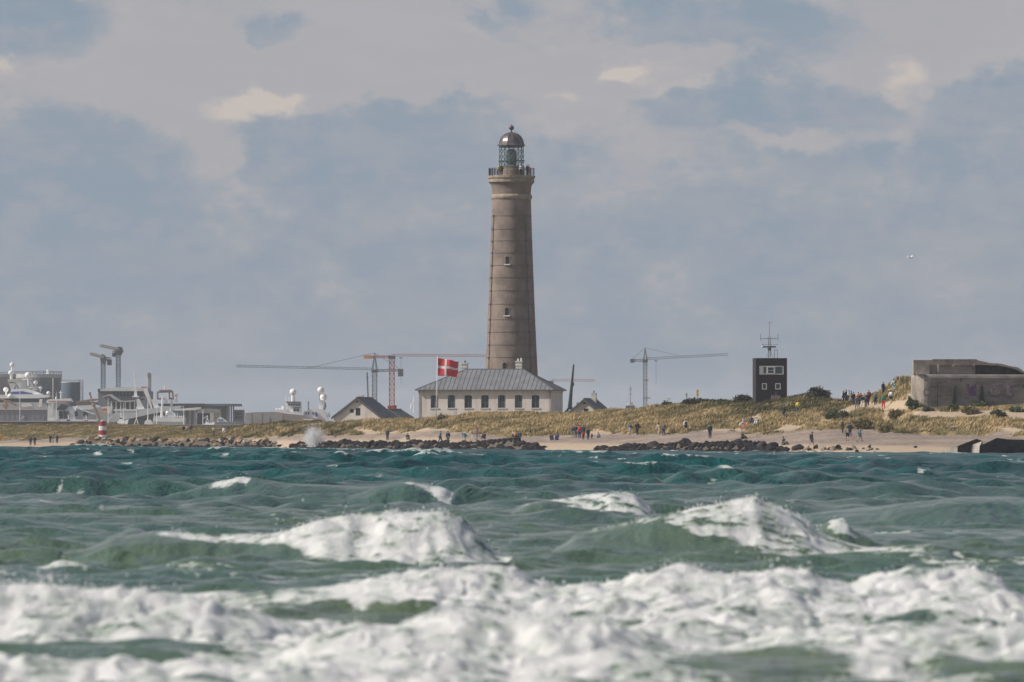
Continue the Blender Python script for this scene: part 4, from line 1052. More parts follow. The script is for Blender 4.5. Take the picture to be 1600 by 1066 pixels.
# ------------------------------------------------------------------ dark hut with mast
def hut():
    D = 893.0; k = D / F; g = EYE - (624 - HOR) * k
    c = P(1203.5, 624, D)
    T = thing('lookout_hut', 'dark brown two storey square lookout hut on the dune crest', 'hut', (c.x, D + 2.2, g), R(4))
    W = 48.3 * k; zt = EYE - (560.8 - HOR) * k - g; y0 = -W / 2
    X = lambda u: (u - 1203.7) * k
    Z = lambda y: EYE - (y - HOR) * k - g
    big = (X(1185.4), X(1222.6), Z(585), Z(572.2)); s1 = (X(1189.3), X(1196.3), Z(608.3), Z(599.3)); s2 = (X(1210.2), X(1218), Z(608.3), Z(599.3))
    w = MB()
    zs = (Z(608.3), Z(599.3), Z(585), Z(572.2))
    w.box(-W/2, W/2, y0, y0 + .2, -.6, zs[0])
    wall_open(w, -W/2, W/2, zs[0], zs[1], y0, y0 + .2, [s1, s2]); w.box(-W/2, W/2, y0, y0 + .2, zs[1], zs[2])
    wall_open(w, -W/2, W/2, zs[2], zs[3], y0, y0 + .2, [big]); w.box(-W/2, W/2, y0, y0 + .2, zs[3], zt)
    w.box(-W/2, -W/2 + .2, y0 + .2, W/2 - .2, -.6, zt).box(W/2 - .2, W/2, y0 + .2, W/2 - .2, -.6, zt).box(-W/2, W/2, W/2 - .2, W/2, -.6, zt)
    wl = w.build('wall', m_hutd, T)
    # upright boards with cover strips
    b = MB()
    n = 22
    for i in range(n + 1):
        x = -W/2 + W * i / n
        for (za, zb_) in ((-.5, zs[0]), (zs[0], zs[1]), (zs[1], zs[2]), (zs[2], zs[3]), (zs[3], zt)):
            ops = {1: [s1, s2], 3: [big]}.get([(-.5), zs[0], zs[1], zs[2], zs[3]].index(za), [])
            if any(o_[0] - .04 < x < o_[1] + .04 for o_ in ops): continue
            b.box(x - .02, x + .02, y0 - .022, y0 - .001, za, zb_)
    cb = b.build('cover_strip', m_hutd, wl); cb['kind'] = 'stuff'
    MB().box(-W/2 - .06, W/2 + .06, y0 - .06, W/2 + .06, zt, zt + .1).build('roof', M('roof_felt', (.05, .045, .05), .9, .1, 2), T)
    for cx in (-W/2, W/2):
        MB().box(cx - .05, cx + .05, y0 - .05, y0 - .0015, -.5, zt - .003).build('corner_board', M('cor_r', (.10, .03, .045), .8, .1, 2) if cx > 0 else M('cor_l', (.05, .06, .06), .8, .1, 2), T)
    def win(o_, mull, shade=None):
        f = MB(); q = .08; w_ = o_[1] - o_[0]; h_ = o_[3] - o_[2]
        f.box(-.03, q, -.04, .1, -.03, h_ + .03).box(w_ - q, w_ + .03, -.04, .1, -.03, h_ + .03).box(q, w_ - q, -.04, .1, -.03, q).box(q, w_ - q, -.04, .1, h_ - q, h_ + .03)
        for mx in mull: f.box(mx - .06, mx + .06, -.05, .099, q, h_ - q)
        fo = f.build('window', m_white, T); fo.location = (o_[0], y0 + .02, o_[2])
        xs = [0] + list(mull) + [w_]
        for i, (a, b_) in enumerate(zip(xs[:-1], xs[1:])):
            MB().box(a + .05, b_ - .05, .06, .08, .04, h_ - .04).build('pane', m_pane if len(mull) == 0 or i == 1 else M('sky_pane', (.07, .11, .12), .06, .2, 1), fo)
        return fo, w_, h_
    fo, w_, h_ = win(big, [X(1196.8) - big[0], X(1209.2) - big[0]])
    MB().box(.1, .55, .02, .05, .1, h_ - .1).build('blind', m_white, fo)
    mf = MB(); a, b_ = X(1197.5) - big[0], X(1208.6) - big[0]
    mf.box(a, a + .1, -.06, .0, .08, h_ - .08).box(b_ - .1, b_, -.06, .0, .08, h_ - .08).box(a, b_, -.06, .0, h_ - .18, h_ - .081).box(a, b_, -.06, .0, .079, .17).box(a + .1, b_ - .1, -.03, .0, h_ * .45, h_ * .45 + .05)
    mf.build('casement', m_white, fo)
    win(s1, []); win(s2, [])
    MB().box(X(1209), X(1213), y0 - .05, y0 - .023, -.3, Z(612)).build('notice_board', M('board_purple', (.10, .05, .08)), T)
    # mast on the roof
    mt = M('mast_grey', (.22, .23, .25), .5, .15, 3)
    A = thing('antenna_mast', 'thin grey radar and antenna mast on the roof of the dark hut', 'mast', (c.x, D + 2.2, g + zt + .1))
    z = lambda y: EYE - (y - HOR) * k - g - zt - .1; x = lambda u: (u - 1203.3) * k
    MB().truss((0, 0, 0), (0, 0, z(526)), .34, .035, .4).bar((-.5, -.3, 0), (-.1, 0, z(548)), .03).bar((.5, -.3, 0), (.1, 0, z(548)), .03).build('mast', mt, A)
    MB().bar((0, 0, z(527)), (0, 0, z(504.5)), .06, 6, .03).bar((x(1200.5), 0, z(504)), (x(1207), 0, z(504)), .04).build('pole', mt, A)
    q = MB().bar((x(1189), 0, z(528.8)), (x(1217), 0, z(528.8)), .045)
    for u in (1189.3, 1216.5): q.bar((x(u), 0, z(532)), (x(u), 0, z(522)), .05)
    for u in (1195, 1199, 1208, 1212): q.bar((x(u), 0, z(530)), (x(u), 0, z(527.4)), .03)
    q.build('yard', mt, A)
    MB().bar((x(1192), 0, z(538)), (x(1217), 0, z(538)), .03).ball((x(1192.5), 0, z(538)), .1, 6, 4).build('yard', mt, A)
    MB().box(x(1193), x(1213.3), -.12, .12, z(543), z(540.6)).build('radar', M('radar_blue', (.05, .12, .16), .4, .1, 2), A)
    MB().box(x(1200.5), x(1206), -.2, .2, z(547.5), z(543.2)).build('radar_motor', m_slate, A)
    MB().ball((x(1191.8), -.1, z(542)), .14, 8, 5).build('lamp', m_white, A)
    MB().tube([(x(1211), .3, 0), (x(1211), .3, z(546.5)), (x(1215.8), .3, z(546.5)), (x(1215.8), .3, 0)], .035).build('frame', mt, A)
    # box beside the door
    MB().box(x(1205) , x(1219), -3.2, -2.2, -zt - .9, -zt + .45).build('wall_block', m_conc, None)
    o = bpy.data.objects['wall_block']; o.location = A.location; tag(o, 'low pale concrete block in the grass at the foot of the dark hut', 'block')
hut()

# ------------------------------------------------------------------ bunker
def bunker():
    a = R(9); D = 820.0; k = D / F
    c = P(1429, 641, D); zb = c.z - .6
    T = thing('bunker', 'large two tier concrete war bunker with graffiti on the right dune', 'bunker', (c.x, D, zb), a)
    Z = lambda y, d=D: EYE - (y - HOR) * d / F - zb
    X = lambda u: (u - 1429) * k / math.cos(a) * (1 + (u - 1429) * .00012)
    L = 27.0; zt = Z(585)
    rc = 2.1
    arc = [(rc - rc * math.cos(q), rc - rc * math.sin(q)) for q in [math.pi / 2 * i / 8 for i in range(9)]]
    poly = [(1.7, 9)] + arc + [(L, 0), (L, 9)]
    ins = [(min(max(p[0], .45), L - .4), min(max(p[1], .45), 8.6)) for p in poly]
    mid = [(p[0] + (q[0] - p[0]) * .3, p[1] + (q[1] - p[1]) * .3) for p, q in zip(poly, ins)]
    lo = MB().plan(poly, -.6, zt - .45).plan(poly, zt - .449, zt - .14, mid).plan(mid, zt - .139, zt, ins)
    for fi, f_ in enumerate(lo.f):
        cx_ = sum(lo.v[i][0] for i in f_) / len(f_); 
        if len(f_) == 4 and cx_ < 1.25: lo.mi[fi] = 1  # rounded left end takes the lighter copy, sunlight painted in
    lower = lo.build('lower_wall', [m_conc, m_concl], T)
    up = MB()
    z1 = Z(562.3); zr = Z(570.5); xr0, xr1 = X(1455), X(1529)
    up.plan([(.05, .9), (xr0, .9), (xr0, 8), (1.5, 8)], zt + .001, z1 - .02)                       # left pier
    up.plan([(xr0, .9), (xr1, .9), (xr1, 8), (xr0, 8)], zr, z1)         # roof slab over the slot
    up.box(xr0 + .001, xr1, 1.7, 7.9, zt + .001, zr - .001)             # back of the slot
    up.box(X(1459), xr1 - .02, .84, 1.2, z1 + .001, z1 + .1)
    MB().box(.35, 1.5, .02, .9, zt + .001, zt + .03).build('lime_patch', M('lime', (.62, .58, .52), .9, .1, 3), T)
    up.build('upper_wall', m_concl, T)  # upper tier lighter than the lower, its sunlight painted in
    rt = MB()
    rt.prism([(xr1 + .002, Z(570)), (xr1 + .002, Z(562.3)), (X(1549), Z(567)), (X(1566), Z(568)), (X(1581), Z(572)), (X(1593), Z(574)), (X(1604), Z(582)), (X(1604), Z(585) + .01), (X(1590), Z(577)), (X(1576), Z(573.5)), (X(1562), Z(571))], .9, 8)
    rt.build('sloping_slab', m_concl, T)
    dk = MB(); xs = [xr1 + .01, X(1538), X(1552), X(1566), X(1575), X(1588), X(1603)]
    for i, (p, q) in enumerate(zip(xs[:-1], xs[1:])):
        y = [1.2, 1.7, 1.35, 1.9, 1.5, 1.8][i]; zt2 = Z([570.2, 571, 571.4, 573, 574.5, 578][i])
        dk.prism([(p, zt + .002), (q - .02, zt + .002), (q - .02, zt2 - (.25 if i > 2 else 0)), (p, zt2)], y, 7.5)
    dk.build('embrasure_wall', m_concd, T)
    MB().box(-1.0, -.001, 1.2, 8, -.6, Z(640) + .3) if False else None
    for (u, y0, y1, w) in ((1501.3, 585, 597, .05), (1465, 588, 640, .03)):
        MB().box(X(u) - w, X(u) + w, -.012, .0, Z(y1), Z(y0) - .45).build('joint', m_concd, lower)
    for (u, ya, yb, w) in ((1490.8, 600.5, 634, .33), (1533, 598, 629.5, .42)):
        MB().prism([(X(u) - w, Z(yb)), (X(u) + w, Z(yb)), (X(u) + w * .55, Z(yb) * .4 + Z(ya) * .6), (X(u) + .02, Z(ya)), (X(u) - w * .6, Z(yb) * .4 + Z(ya) * .6)], -.28, -.002).build('buttress', M('dark_green_paint', (.022, .035, .028), .9, .3, 2), lower)
    # white weathering streaks are lime blooms with a shape of their own
    for (u, ya, yb, w) in ((1468.3, 569.5, 581.5, .16), (1492, 569, 574, .16), (1524, 568.5, 573, .12)):
        MB().prism([(X(u) - w, Z(ya)), (X(u) + w, Z(ya)), (X(u) + w * .5, Z(yb)), (X(u) - w * .2, Z(yb))], .88, .898).build('lime_streak', M('lime', (.62, .58, .52), .9, .1, 3), T)
    mp = M('paint_purple', (.16, .075, .17), .7, .35, 3); ml = M('paint_lilac', (.36, .26, .34), .7, .3, 3); mo = M('paint_orange', (.32, .12, .05), .7, .3, 3); mk = M('paint_black', (.12, .10, .115), .7, .3, 3)
    g = MB(); zf = -.010
    def stroke(pts, w, mb, lift=0):
        for (p, q) in zip(pts[:-1], pts[1:]):
            (xa, za), (xb, zb_) = (X(p[0]), Z(p[1])), (X(q[0]), Z(q[1])); dx, dz = xb - xa, zb_ - za; l = math.hypot(dx, dz) or 1
            nx, nz = -dz / l * w / 2, dx / l * w / 2
            mb.prism([(xa + nx, za + nz), (xb + nx, zb_ + nz), (xb - nx, zb_ - nz), (xa - nx, za - nz)], zf - lift, zf + .008 - lift)
    stroke([(1512, 600.5), (1516, 616.5), (1519, 604), (1522, 617), (1523.5, 600.5)], .42, g, .0)
    stroke([(1514, 618), (1526, 617)], .25, g, .003); g.build('graffiti', mp, lower)
    g = MB()
    stroke([(1526, 603), (1530, 604)], .3, g); stroke([(1535, 600), (1541, 606), (1538, 612)], .22, g, .001)
    cx, cy = 1554, 609
    stroke([(cx + r_ * math.cos(t_), cy + r_ * .85 * math.sin(t_)) for t_, r_ in [(i * .55, 8.5 - i * .42) for i in range(18)]], .16, g, .002)
    stroke([(1568, 604), (1574, 600), (1575, 616), (1580, 616)], .34, g, .003); stroke([(1552, 601), (1566, 599)], .14, g, .004)
    g.build('graffiti', ml, lower)
    g = MB(); stroke([(1509.5, 607), (1510.5, 612)], .3, g); stroke([(1564.5, 611), (1568, 611.5)], .3, g, .001); g.build('graffiti', mo, lower)
    g = MB(); stroke([(1543, 612), (1548, 619), (1558, 620), (1567, 616), (1572, 622), (1584, 617)], .2, g, .005); stroke([(1449 + 5.5 * math.cos(t_), 613 + 5 * math.sin(t_)) for t_ in [i * .6 for i in range(11)]], .12, g, .006)
    stroke([(1578, 605), (1590, 602), (1600, 603)], .35, g, .007); stroke([(1451, 619), (1451, 636)], .1, g, .006); g.build('graffiti', mk, lower)
bunker()

def ruin():
    # two tilted blocks of a second bunker, sunk at the water's edge
    D = 744.0; k = D / F
    def W3(u, y, d=D): p = P(u, y, d); return p
    for (lab, left, front, dep) in (
        ('tilted concrete slab at the waterline, leftmost piece of the sunken ruin', [(1474, 712), (1474.5, 703), (1496, 697), (1496, 712)], [(1496, 712), (1496, 697), (1525, 685.8), (1533, 688), (1536, 712)], 4.0),
        ('largest dark block of the sunken bunker ruin at the right edge of the water', [(1516.5, 712), (1517, 695.5), (1533, 689.5), (1529, 697), (1528, 712)], [(1528, 712), (1529, 696.8), (1555.5, 684.2), (1572, 686.5), (1602, 687.3), (1700, 690), (1700, 712)], 7.0)):
        first = 'leftmost' in lab; b0 = P(left[0][0], 709, D)
        mb = MB(); off = 0.0 if first else -1.6
        # cheek: turned left, sunlight painted pale; front: leans over, shade deepened by dark colour
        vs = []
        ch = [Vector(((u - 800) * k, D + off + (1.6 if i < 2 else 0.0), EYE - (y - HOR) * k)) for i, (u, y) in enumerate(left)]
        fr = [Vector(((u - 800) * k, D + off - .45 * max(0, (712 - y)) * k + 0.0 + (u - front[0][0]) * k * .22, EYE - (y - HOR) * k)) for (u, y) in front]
        n1 = len(ch); n2 = len(fr)
        mb.add(ch, [tuple(range(n1))[::-1]])
        mb.add(fr, [tuple(range(n2))[::-1]])
        # top and back closure
        bk = [v + Vector((.5, dep, -.15)) for v in fr]
        mb.add(fr + bk, [(i, i + 1, n2 + i + 1, n2 + i) for i in range(n2 - 1)] + [tuple(range(n2, 2 * n2))])
        bc = [v + Vector((.5, dep, -.15)) for v in ch]
        mb.add(ch + bc, [(i, i + 1, n1 + i + 1, n1 + i) for i in range(n1 - 1)] + [(n1 - 1, 0, n1, 2 * n1 - 1), tuple(range(n1, 2 * n1))])
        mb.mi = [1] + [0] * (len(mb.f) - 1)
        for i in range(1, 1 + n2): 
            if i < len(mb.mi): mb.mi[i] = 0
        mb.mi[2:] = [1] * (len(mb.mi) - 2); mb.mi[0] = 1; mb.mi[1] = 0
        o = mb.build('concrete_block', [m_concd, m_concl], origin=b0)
        tag(o, lab, 'ruin')
ruin()

# ------------------------------------------------------------------ shrubs
def leaf_material(name, a, b):
    m = bpy.data.materials.new(name); m.use_nodes = True; t = NT(m.node_tree); bs = t.n['Principled BSDF']
    tc = t.node('ShaderNodeTexCoord'); n = t.noise(tc.outputs['Object'], 2.5, 3, .6)
    t.l.new(t.mix(t.smooth(n.outputs[0], .35, .65), a, b), bs.inputs['Base Color']); bs.inputs['Roughness'].default_value = .7
    return m
leafD = leaf_material('dark_shrub_leaf', (.022, .028, .016), (.055, .062, .03))
leafG = leaf_material('green_shrub_leaf', (.035, .06, .018), (.10, .13, .045))
leafO = leaf_material('olive_tussock_leaf', (.11, .10, .04), (.28, .225, .10))
def shrub(name, u, yb, w_px, h_px, lab, mat, s=None, seed=0, cat='shrub'):
    p = ground_at(u, yb) if s is None else None
    if p is None:
        d = float(shore(u)) + s; x = (u - 800) / F * d; p = Vector((x, d, ground_z(x, d)))
    k = p.y / F; rx = w_px * k / 2; rz = h_px * k
    T = thing(name, lab, cat, p)
    r = np.random.default_rng(seed); n = int(500 + 500 * min(3, rx * rz))
    # lumps in the outline
    lob = [(r.uniform(-.6, .6), r.uniform(-.5, .5), r.uniform(.15, .7), r.uniform(.3, .55)) for _ in range(9)]
    pts = []
    for i in range(n):
        q = lob[r.integers(0, 9)]; v = r.normal(0, 1, 3); v /= np.linalg.norm(v); v *= r.uniform(.6, 1.05)
        x_, y_, z_ = q[0] + v[0] * q[3], q[1] + v[1] * q[3], max(0.0, q[2] + v[2] * q[3] * .9)
        z_ = min(z_, 1.05 * (1 - min(1, abs(x_)) ** 2.2 * .7)); pts.append((x_ * rx, y_ * rx * .8, z_ * rz))
    pts = np.array(pts); sz = r.uniform(.07, .17, n)
    V = np.empty((n, 3, 3))
    for j in range(3): V[:, j] = pts + r.normal(0, 1, (n, 3)) * sz[:, None]
    o = tri_mesh('foliage', V.reshape(-1, 3), np.arange(3 * n).reshape(-1, 3), mat); o.parent = T
    mb = MB()
    for j in range(5): mb.bar((r.uniform(-.1, .1), 0, -.1), (r.uniform(-.5, .5) * rx, r.uniform(-.3, .3) * rx, rz * r.uniform(.4, .75)), .05, 4, .02)
    mb.build('stem', M('shrub_wood', (.07, .05, .035)), T)
shrub('shrub', 1160, 0, 34, 13, 'dark rounded shrub on the crest just left of the dark hut', leafD, s=104, seed=1)
shrub('shrub', 1279, 0, 44, 16, 'dark rounded shrub on the crest right of the dark hut', leafD, s=104, seed=2)
shrub('shrub', 1094, 0, 60, 9, 'low dark shrub on the crest below the yellow mark', leafD, s=112, seed=3)
shrub('shrub', 1041, 0, 22, 8, 'small dark shrub on the crest just right of the tower crane', leafD, s=104, seed=4)
shrub('shrub', 1127, 0, 40, 8, 'low green shrub on the crest between the yellow mark and the dark hut', leafG, s=110, seed=5)
shrub('shrub', 1426, 641, 20, 20, 'green shrub against the left end of the bunker', leafG, seed=6)
shrub('shrub', 1401, 655, 26, 14, 'olive green tussock beside the sand path left of the bunker', leafO, seed=7)
shrub('shrub', 1451, 642, 20, 5, 'low green plant at the rounded corner of the bunker', leafG, seed=8)
shrub('shrub', 1490, 643, 16, 9, 'green plant under the left buttress of the bunker', leafG, seed=9)
shrub('shrub', 1533, 635, 34, 7, 'green plant under the right buttress of the bunker', leafG, seed=10)
shrub('shrub', 1557, 651, 20, 11, 'bright green shrub on the sand right below the graffiti', leafG, seed=11)
shrub('shrub', 1567, 655, 18, 9, 'dark green shrub touching the bright one below the graffiti', leafD, seed=12)
shrub('shrub', 1588, 644, 26, 7, 'flat green shrub beside the right edge below the bunker', leafG, seed=13)
shrub('shrub', 1515, 647, 34, 11, 'brown grey shrub on the sand between the two buttresses', leafO, seed=14)
shrub('shrub', 690, 657, 16, 9, 'small olive bush on the dune at the foot of the flagpole', leafO, seed=15)
shrub('shrub', 1310, 655, 44, 13, 'green tussock in the hollow left of the sand path', leafG, seed=16)
shrub('shrub', 1348, 670, 36, 16, 'olive tussock on the slope below the walkers on the path', leafO, seed=17)
shrub('shrub', 1382, 676, 26, 14, 'round olive tussock at the dune foot right of the path', leafO, seed=18)

# ------------------------------------------------------------------ small beach things
def beacon():
    D = 1128.0; k = D / F; p = P(160.3, 684.5, D)
    T = thing('beacon', 'small red and white striped beacon on the tan rocks', 'beacon', p)
    z = lambda y: EYE - (y - HOR) * k - p.z
    r = lambda y: (5.6 + (y - 658) * .03) * k
    mr = M('beacon_red', (.36, .03, .045), .5, .12, 2)
    for (ya, yb, m, n) in ((658.6, 665.8, mr, 'red_band'), (665.8, 672.6, m_white, 'white_band'), (672.6, 679.6, mr, 'red_band'), (679.6, 683, m_white, 'white_band')):
        MB().lathe([(r(yb), z(yb) + .002), (r(ya), z(ya) - .002)], 24).build(n, m, T)
    MB().lathe([(r(683) + .2, z(690)), (r(683) + .2, z(683)), (r(683), z(683) + .001)], 24).build('plinth', m_conc, T)
    MB().lathe([(.35, z(658.6)), (.35, z(656.8)), (.1, z(656.2))], 12).build('lamp', m_white, T)
    pl = MB()
    for i in range(10):
        an = i * .628; pl.bar((r(659) * .95 * math.cos(an), r(659) * .95 * math.sin(an), z(658.6)), (r(659) * .95 * math.cos(an), r(659) * .95 * math.sin(an), z(656)), .02, 3)
    pl.build('railing', m_rail, T)
beacon()
def lifebuoy():
    p = ground_at(1160.5, 686.5); k = p.y / F; z = lambda y: EYE - (y - HOR) * k - p.z
    T = thing('lifebuoy_post', 'white post on the beach carrying an orange lifebuoy', 'post', p)
    MB().box(-.09, .09, -.06, .06, -.5, z(653.5)).build('post', m_white, T)
    MB().box(-.28, .28, -.075, -.061, z(669), z(660)).build('board', m_white, T)
    o = thing('lifebuoy', 'orange and white lifebuoy hung on the white post', 'lifebuoy', (p.x - .08, p.y - .1, p.z + z(665)))
    R1, r1 = .34, .085; seg = 24
    for i in range(4):
        mb = MB(); vs = []; n = 6
        for a in range(n + 1):
            A_ = (i + a / n) * math.pi / 2
            for b in range(8):
                B = b * math.pi / 4; vs.append(((R1 + r1 * math.cos(B)) * math.cos(A_), r1 * math.sin(B) * .8, (R1 + r1 * math.cos(B)) * math.sin(A_)))
        mb.add(vs, [(a * 8 + b, a * 8 + (b + 1) % 8, (a + 1) * 8 + (b + 1) % 8, (a + 1) * 8 + b) for a in range(n) for b in range(8)])
        mb.build('ring_quarter', M('buoy_orange', (.75, .12, .04), .5, .05) if i != 1 else m_white, o)
lifebuoy()
def yellow_mark():
    d = 925.0; k = d / F; x = (1090 - 800) * k; g = ground_z(x, d)
    T = thing('yellow_mark', 'tall thin pole with two yellow panels above the green dune', 'sign', (x, d, g)); z = lambda y: EYE - (y - HOR) * k - g
    MB().bar((0, 0, -.3), (0, 0, z(609)), .045).build('pole', m_slate, T)
    my = M('signal_yellow', (.75, .52, .03), .5, .05)
    for ya, yb in ((609.2, 614), (614.6, 619.2)): MB().box(-.17, .17, -.07, -.046, z(yb), z(ya)).build('panel', my, T)
yellow_mark()
def leaning_mast():
    D = 1030.0; k = D / F; p = P(890, 652, D); z = lambda y: EYE - (y - HOR) * k - p.z; x = lambda u: (u - 890) * k
    T = thing('tilting_mast', 'dark leaning timber mast on splayed legs between house and cottage', 'mast', p)
    m = M('tarred_timber', (.035, .055, .06), .7, .2, 3)
    MB().bar((x(889.8), 0, z(640)), (x(896.4), 0, z(569.5)), .34, 6, .13).build('mast', m, T)
    for (a, b) in (((881.5, -1.2), (889.5, 636)), ((897.5, -1.0), (891, 630)), ((886, 1.6), (890, 634)), ((894.5, 1.6), (890.5, 634))):
        MB().bar((x(a[0]), a[1], z(646)), (x(b[0]), 0, z(b[1])), .13, 5).build('leg', m, T)
    MB().box(x(888), x(894), -.3, .3, z(636), z(629)).build('collar', m, T)
    MB().box(x(895), x(897), -.15, .15, z(603.5), z(597.5)).bar((x(893), 0, z(600)), (x(896), 0, z(600)), .05).build('counterweight', m_slate, T)
leaning_mast()
def gull():
    p = P(1423, 402.5, 700); T = thing('gull', 'white gull gliding alone in the sky above the bunker', 'bird', p)
    b = MB(); pts = [(-.26, .015), (-.18, .05), (0, .075), (.16, .06), (.24, .04), (.30, .01)]
    vs = []
    for (x, r) in pts:
        for j in range(8): a = j * math.pi / 4; vs.append((x, r * math.cos(a), r * math.sin(a) * .9))
    b.add(vs, [(i * 8 + j, i * 8 + (j + 1) % 8, (i + 1) * 8 + (j + 1) % 8, (i + 1) * 8 + j) for i in range(5) for j in range(8)] + [tuple(range(8))[::-1], tuple(range(40, 48))])
    b.build('body', m_white, T, smooth=True)
    for s in (-1, 1):
        w = MB(); o = [(0, 0, .05, .12), (.28 * s, .05, .17, .10), (.62 * s, -.02, .10, .03)]
        vs = []
        for (x, y, z, c) in o: vs += [(x * .9 + .0, y - c, z + .01), (x * .9, y + c, z), (x * .9, y, z + .025), (x * .9, y, z - .01)]
        w.add(vs, [(a * 4 + b_, a * 4 + (b_ + 1) % 4, a * 4 + 4 + (b_ + 1) % 4, a * 4 + 4 + b_) for a in range(2) for b_ in range(4)] + [(0, 1, 2, 3), (8, 9, 10, 11)])
        w.build('wing', M('gull_grey', (.75, .76, .78), .7, .05), T)
    MB().add([(-.26, -.03, 0), (-.26, .03, 0), (-.38, .06, .005), (-.38, -.06, .005), (-.26, 0, .02), (-.38, 0, .015)], [(0, 1, 2, 3), (0, 4, 5, 3), (1, 4, 5, 2)]).build('tail', m_white, T)
    T.rotation_euler = (R(35), R(-10), R(25)); T.scale = (1.1, 1.1, 1.1)
gull()

# ------------------------------------------------------------------ the harbour far behind (2.2 km)
HD = 2200.0
h_white = M('ship_white', (.90, .90, .89), .5, .06, .15); h_grey = M('tank_grey', (.22, .23, .25), .8, .08, .1); h_blue = M('tank_blue', (.10, .15, .19), .8, .08, .1)
h_beige = M('quay_beige', (.36, .33, .31), .9, .08, .1); h_dark = M('harbour_dark', (.06, .065, .075), .7, .15, .2); h_glass = M('ship_glass', (.03, .045, .055), .15, .2, .3)
h_stripe = M('stripe_blue', (.03, .07, .28), .5, .05, .3); h_red = M('ship_red', (.5, .07, .06), .6, .1, .3); h_orange = M('harbour_orange', (.30, .20, .13), .7, .15, .3)
h_hull = M('ship_pale_blue', (.66, .69, .72), .6, .06, .1); h_low = M('warehouse_grey', (.30, .29, .30), .9, .08, .1, dirt=(.24, .23, .24, .5)); h_roof = M('hall_roof', (.55, .54, .52), .7, .06, .1)
class HB(MB):
    """solids given by columns and rows of the far harbour plane, each with its own depth"""
    def __init__(s, d=HD): MB.__init__(s); s.d = d
    def x(s, u): return (u - 800) / F * s.d
    def z(s, y): return EYE - (y - HOR) / F * s.d
    def bx(s, u0, u1, y0, y1, da=0.0, db=8.0): return s.box(s.x(u0), s.x(u1), s.d + da, s.d + db, s.z(y1), s.z(y0))
    def pr(s, pts, da=0.0, db=8.0): return s.prism([(s.x(u), s.z(y)) for u, y in pts], s.d + da, s.d + db)
    def br(s, u0, y0, u1, y1, r, da=0.0, n=5, r2=None, db=None): return s.bar((s.x(u0), s.d + da, s.z(y0)), (s.x(u1), s.d + (da if db is None else db), s.z(y1)), r, n, r2)
    def bl(s, u, y, r, da=0.0): return s.ball((s.x(u), s.d + da, s.z(y)), r, 12, 8)
    def cy(s, u0, u1, ytop, ybot, da=0.0, n=40):
        c = (s.x((u0 + u1) / 2), s.d + da + (s.x(u1) - s.x(u0)) / 2, 0); r = (s.x(u1) - s.x(u0)) / 2
        return s.lathe([(r, s.z(ybot)), (r, s.z(ytop))], n, c)
def part(T, name, hb, mat, smooth=False):
    o = T.location; hb.v = [(v[0] - o.x, v[1] - o.y, v[2] - o.z) for v in hb.v]
    return hb.build(name, mat, T, smooth=smooth)
def hthing(name, lab, cat, u, d=HD, group=None):
    return thing(name, lab, cat, ((u - 800) / F * d, d, 2.0), 0, group)

def tanks():
    T = hthing('storage_tank', 'widest grey storage tank with a pale roof rim behind the white yacht', 'tank', 58, HD + 60)
    D2 = HD + 60
    part(T, 'shell', HB(D2).cy(20, 93.5, 590, 664), h_grey); part(T, 'roof_rim', HB(D2).cy(19, 94.2, 584.6, 590.2), h_roof)
    r = HB(D2); c = (r.x(56.7), D2 + r.x(93.5) - r.x(56.7), 0)
    rr = r.x(94) - r.x(56.7); z = r.z(584.6)
    for k in range(40):
        a = k * math.pi / 20; r.bar((c[0] + rr * math.cos(a), c[1] + rr * math.sin(a), z), (c[0] + rr * math.cos(a), c[1] + rr * math.sin(a), z + 1.0), .05, 3)
    for q in (.5, 1.0): r.lathe([(rr, z + q), (rr + .08, z + q), (rr + .08, z + q + .08), (rr, z + q + .08)], 40, (c[0], c[1], 0), cap=False)
    part(T, 'railing', r, h_dark); part(T, 'vent', HB(D2).br(73.2, 584.6, 73.2, 577.5, .55, 6, 8), h_white); part(T, 'ladder', HB(D2).br(83, 591, 83, 660, .25, -.2), h_roof)
    T = hthing('storage_tank', 'beige storage tank cut by the left edge of the frame', 'tank', 5, HD + 30)
    part(T, 'shell', HB(HD + 30).cy(-45, 22, 589, 664), h_beige); part(T, 'roof_rim', HB(HD + 30).cy(-45.6, 22.6, 584, 589.2), h_roof)
    part(T, 'railing', HB(HD + 30).bx(-30, 12, 581, 581.8, 10, 10.4).bx(-30, -29.6, 581, 584, 10, 10.4).bx(0, .4, 581, 584, 10, 10.4).bx(11.6, 12, 581, 584, 10, 10.4), h_dark)
    T = hthing('storage_tank', 'dark blue square tank with a stair tower on its right side', 'tank', 110, HD + 50)
    part(T, 'shell', HB(HD + 50).cy(94.5, 124, 598, 664), h_blue); part(T, 'roof_rim', HB(HD + 50).cy(94.2, 124.4, 596.8, 598.1), h_roof)
    s = HB(HD + 50); D3 = HD + 50
    s.truss((s.x(126.3), D3 + 3, s.z(664)), (s.x(126.3), D3 + 3, s.z(593)), 1.1, .12, 1.6); s.br(95, 594, 124, 594, .1, 2)
    for q in range(10): s.br(95 + q * 3.1, 594, 95 + q * 3.1, 597, .07, 2)
    part(T, 'stair_tower', s, h_grey)
tanks()

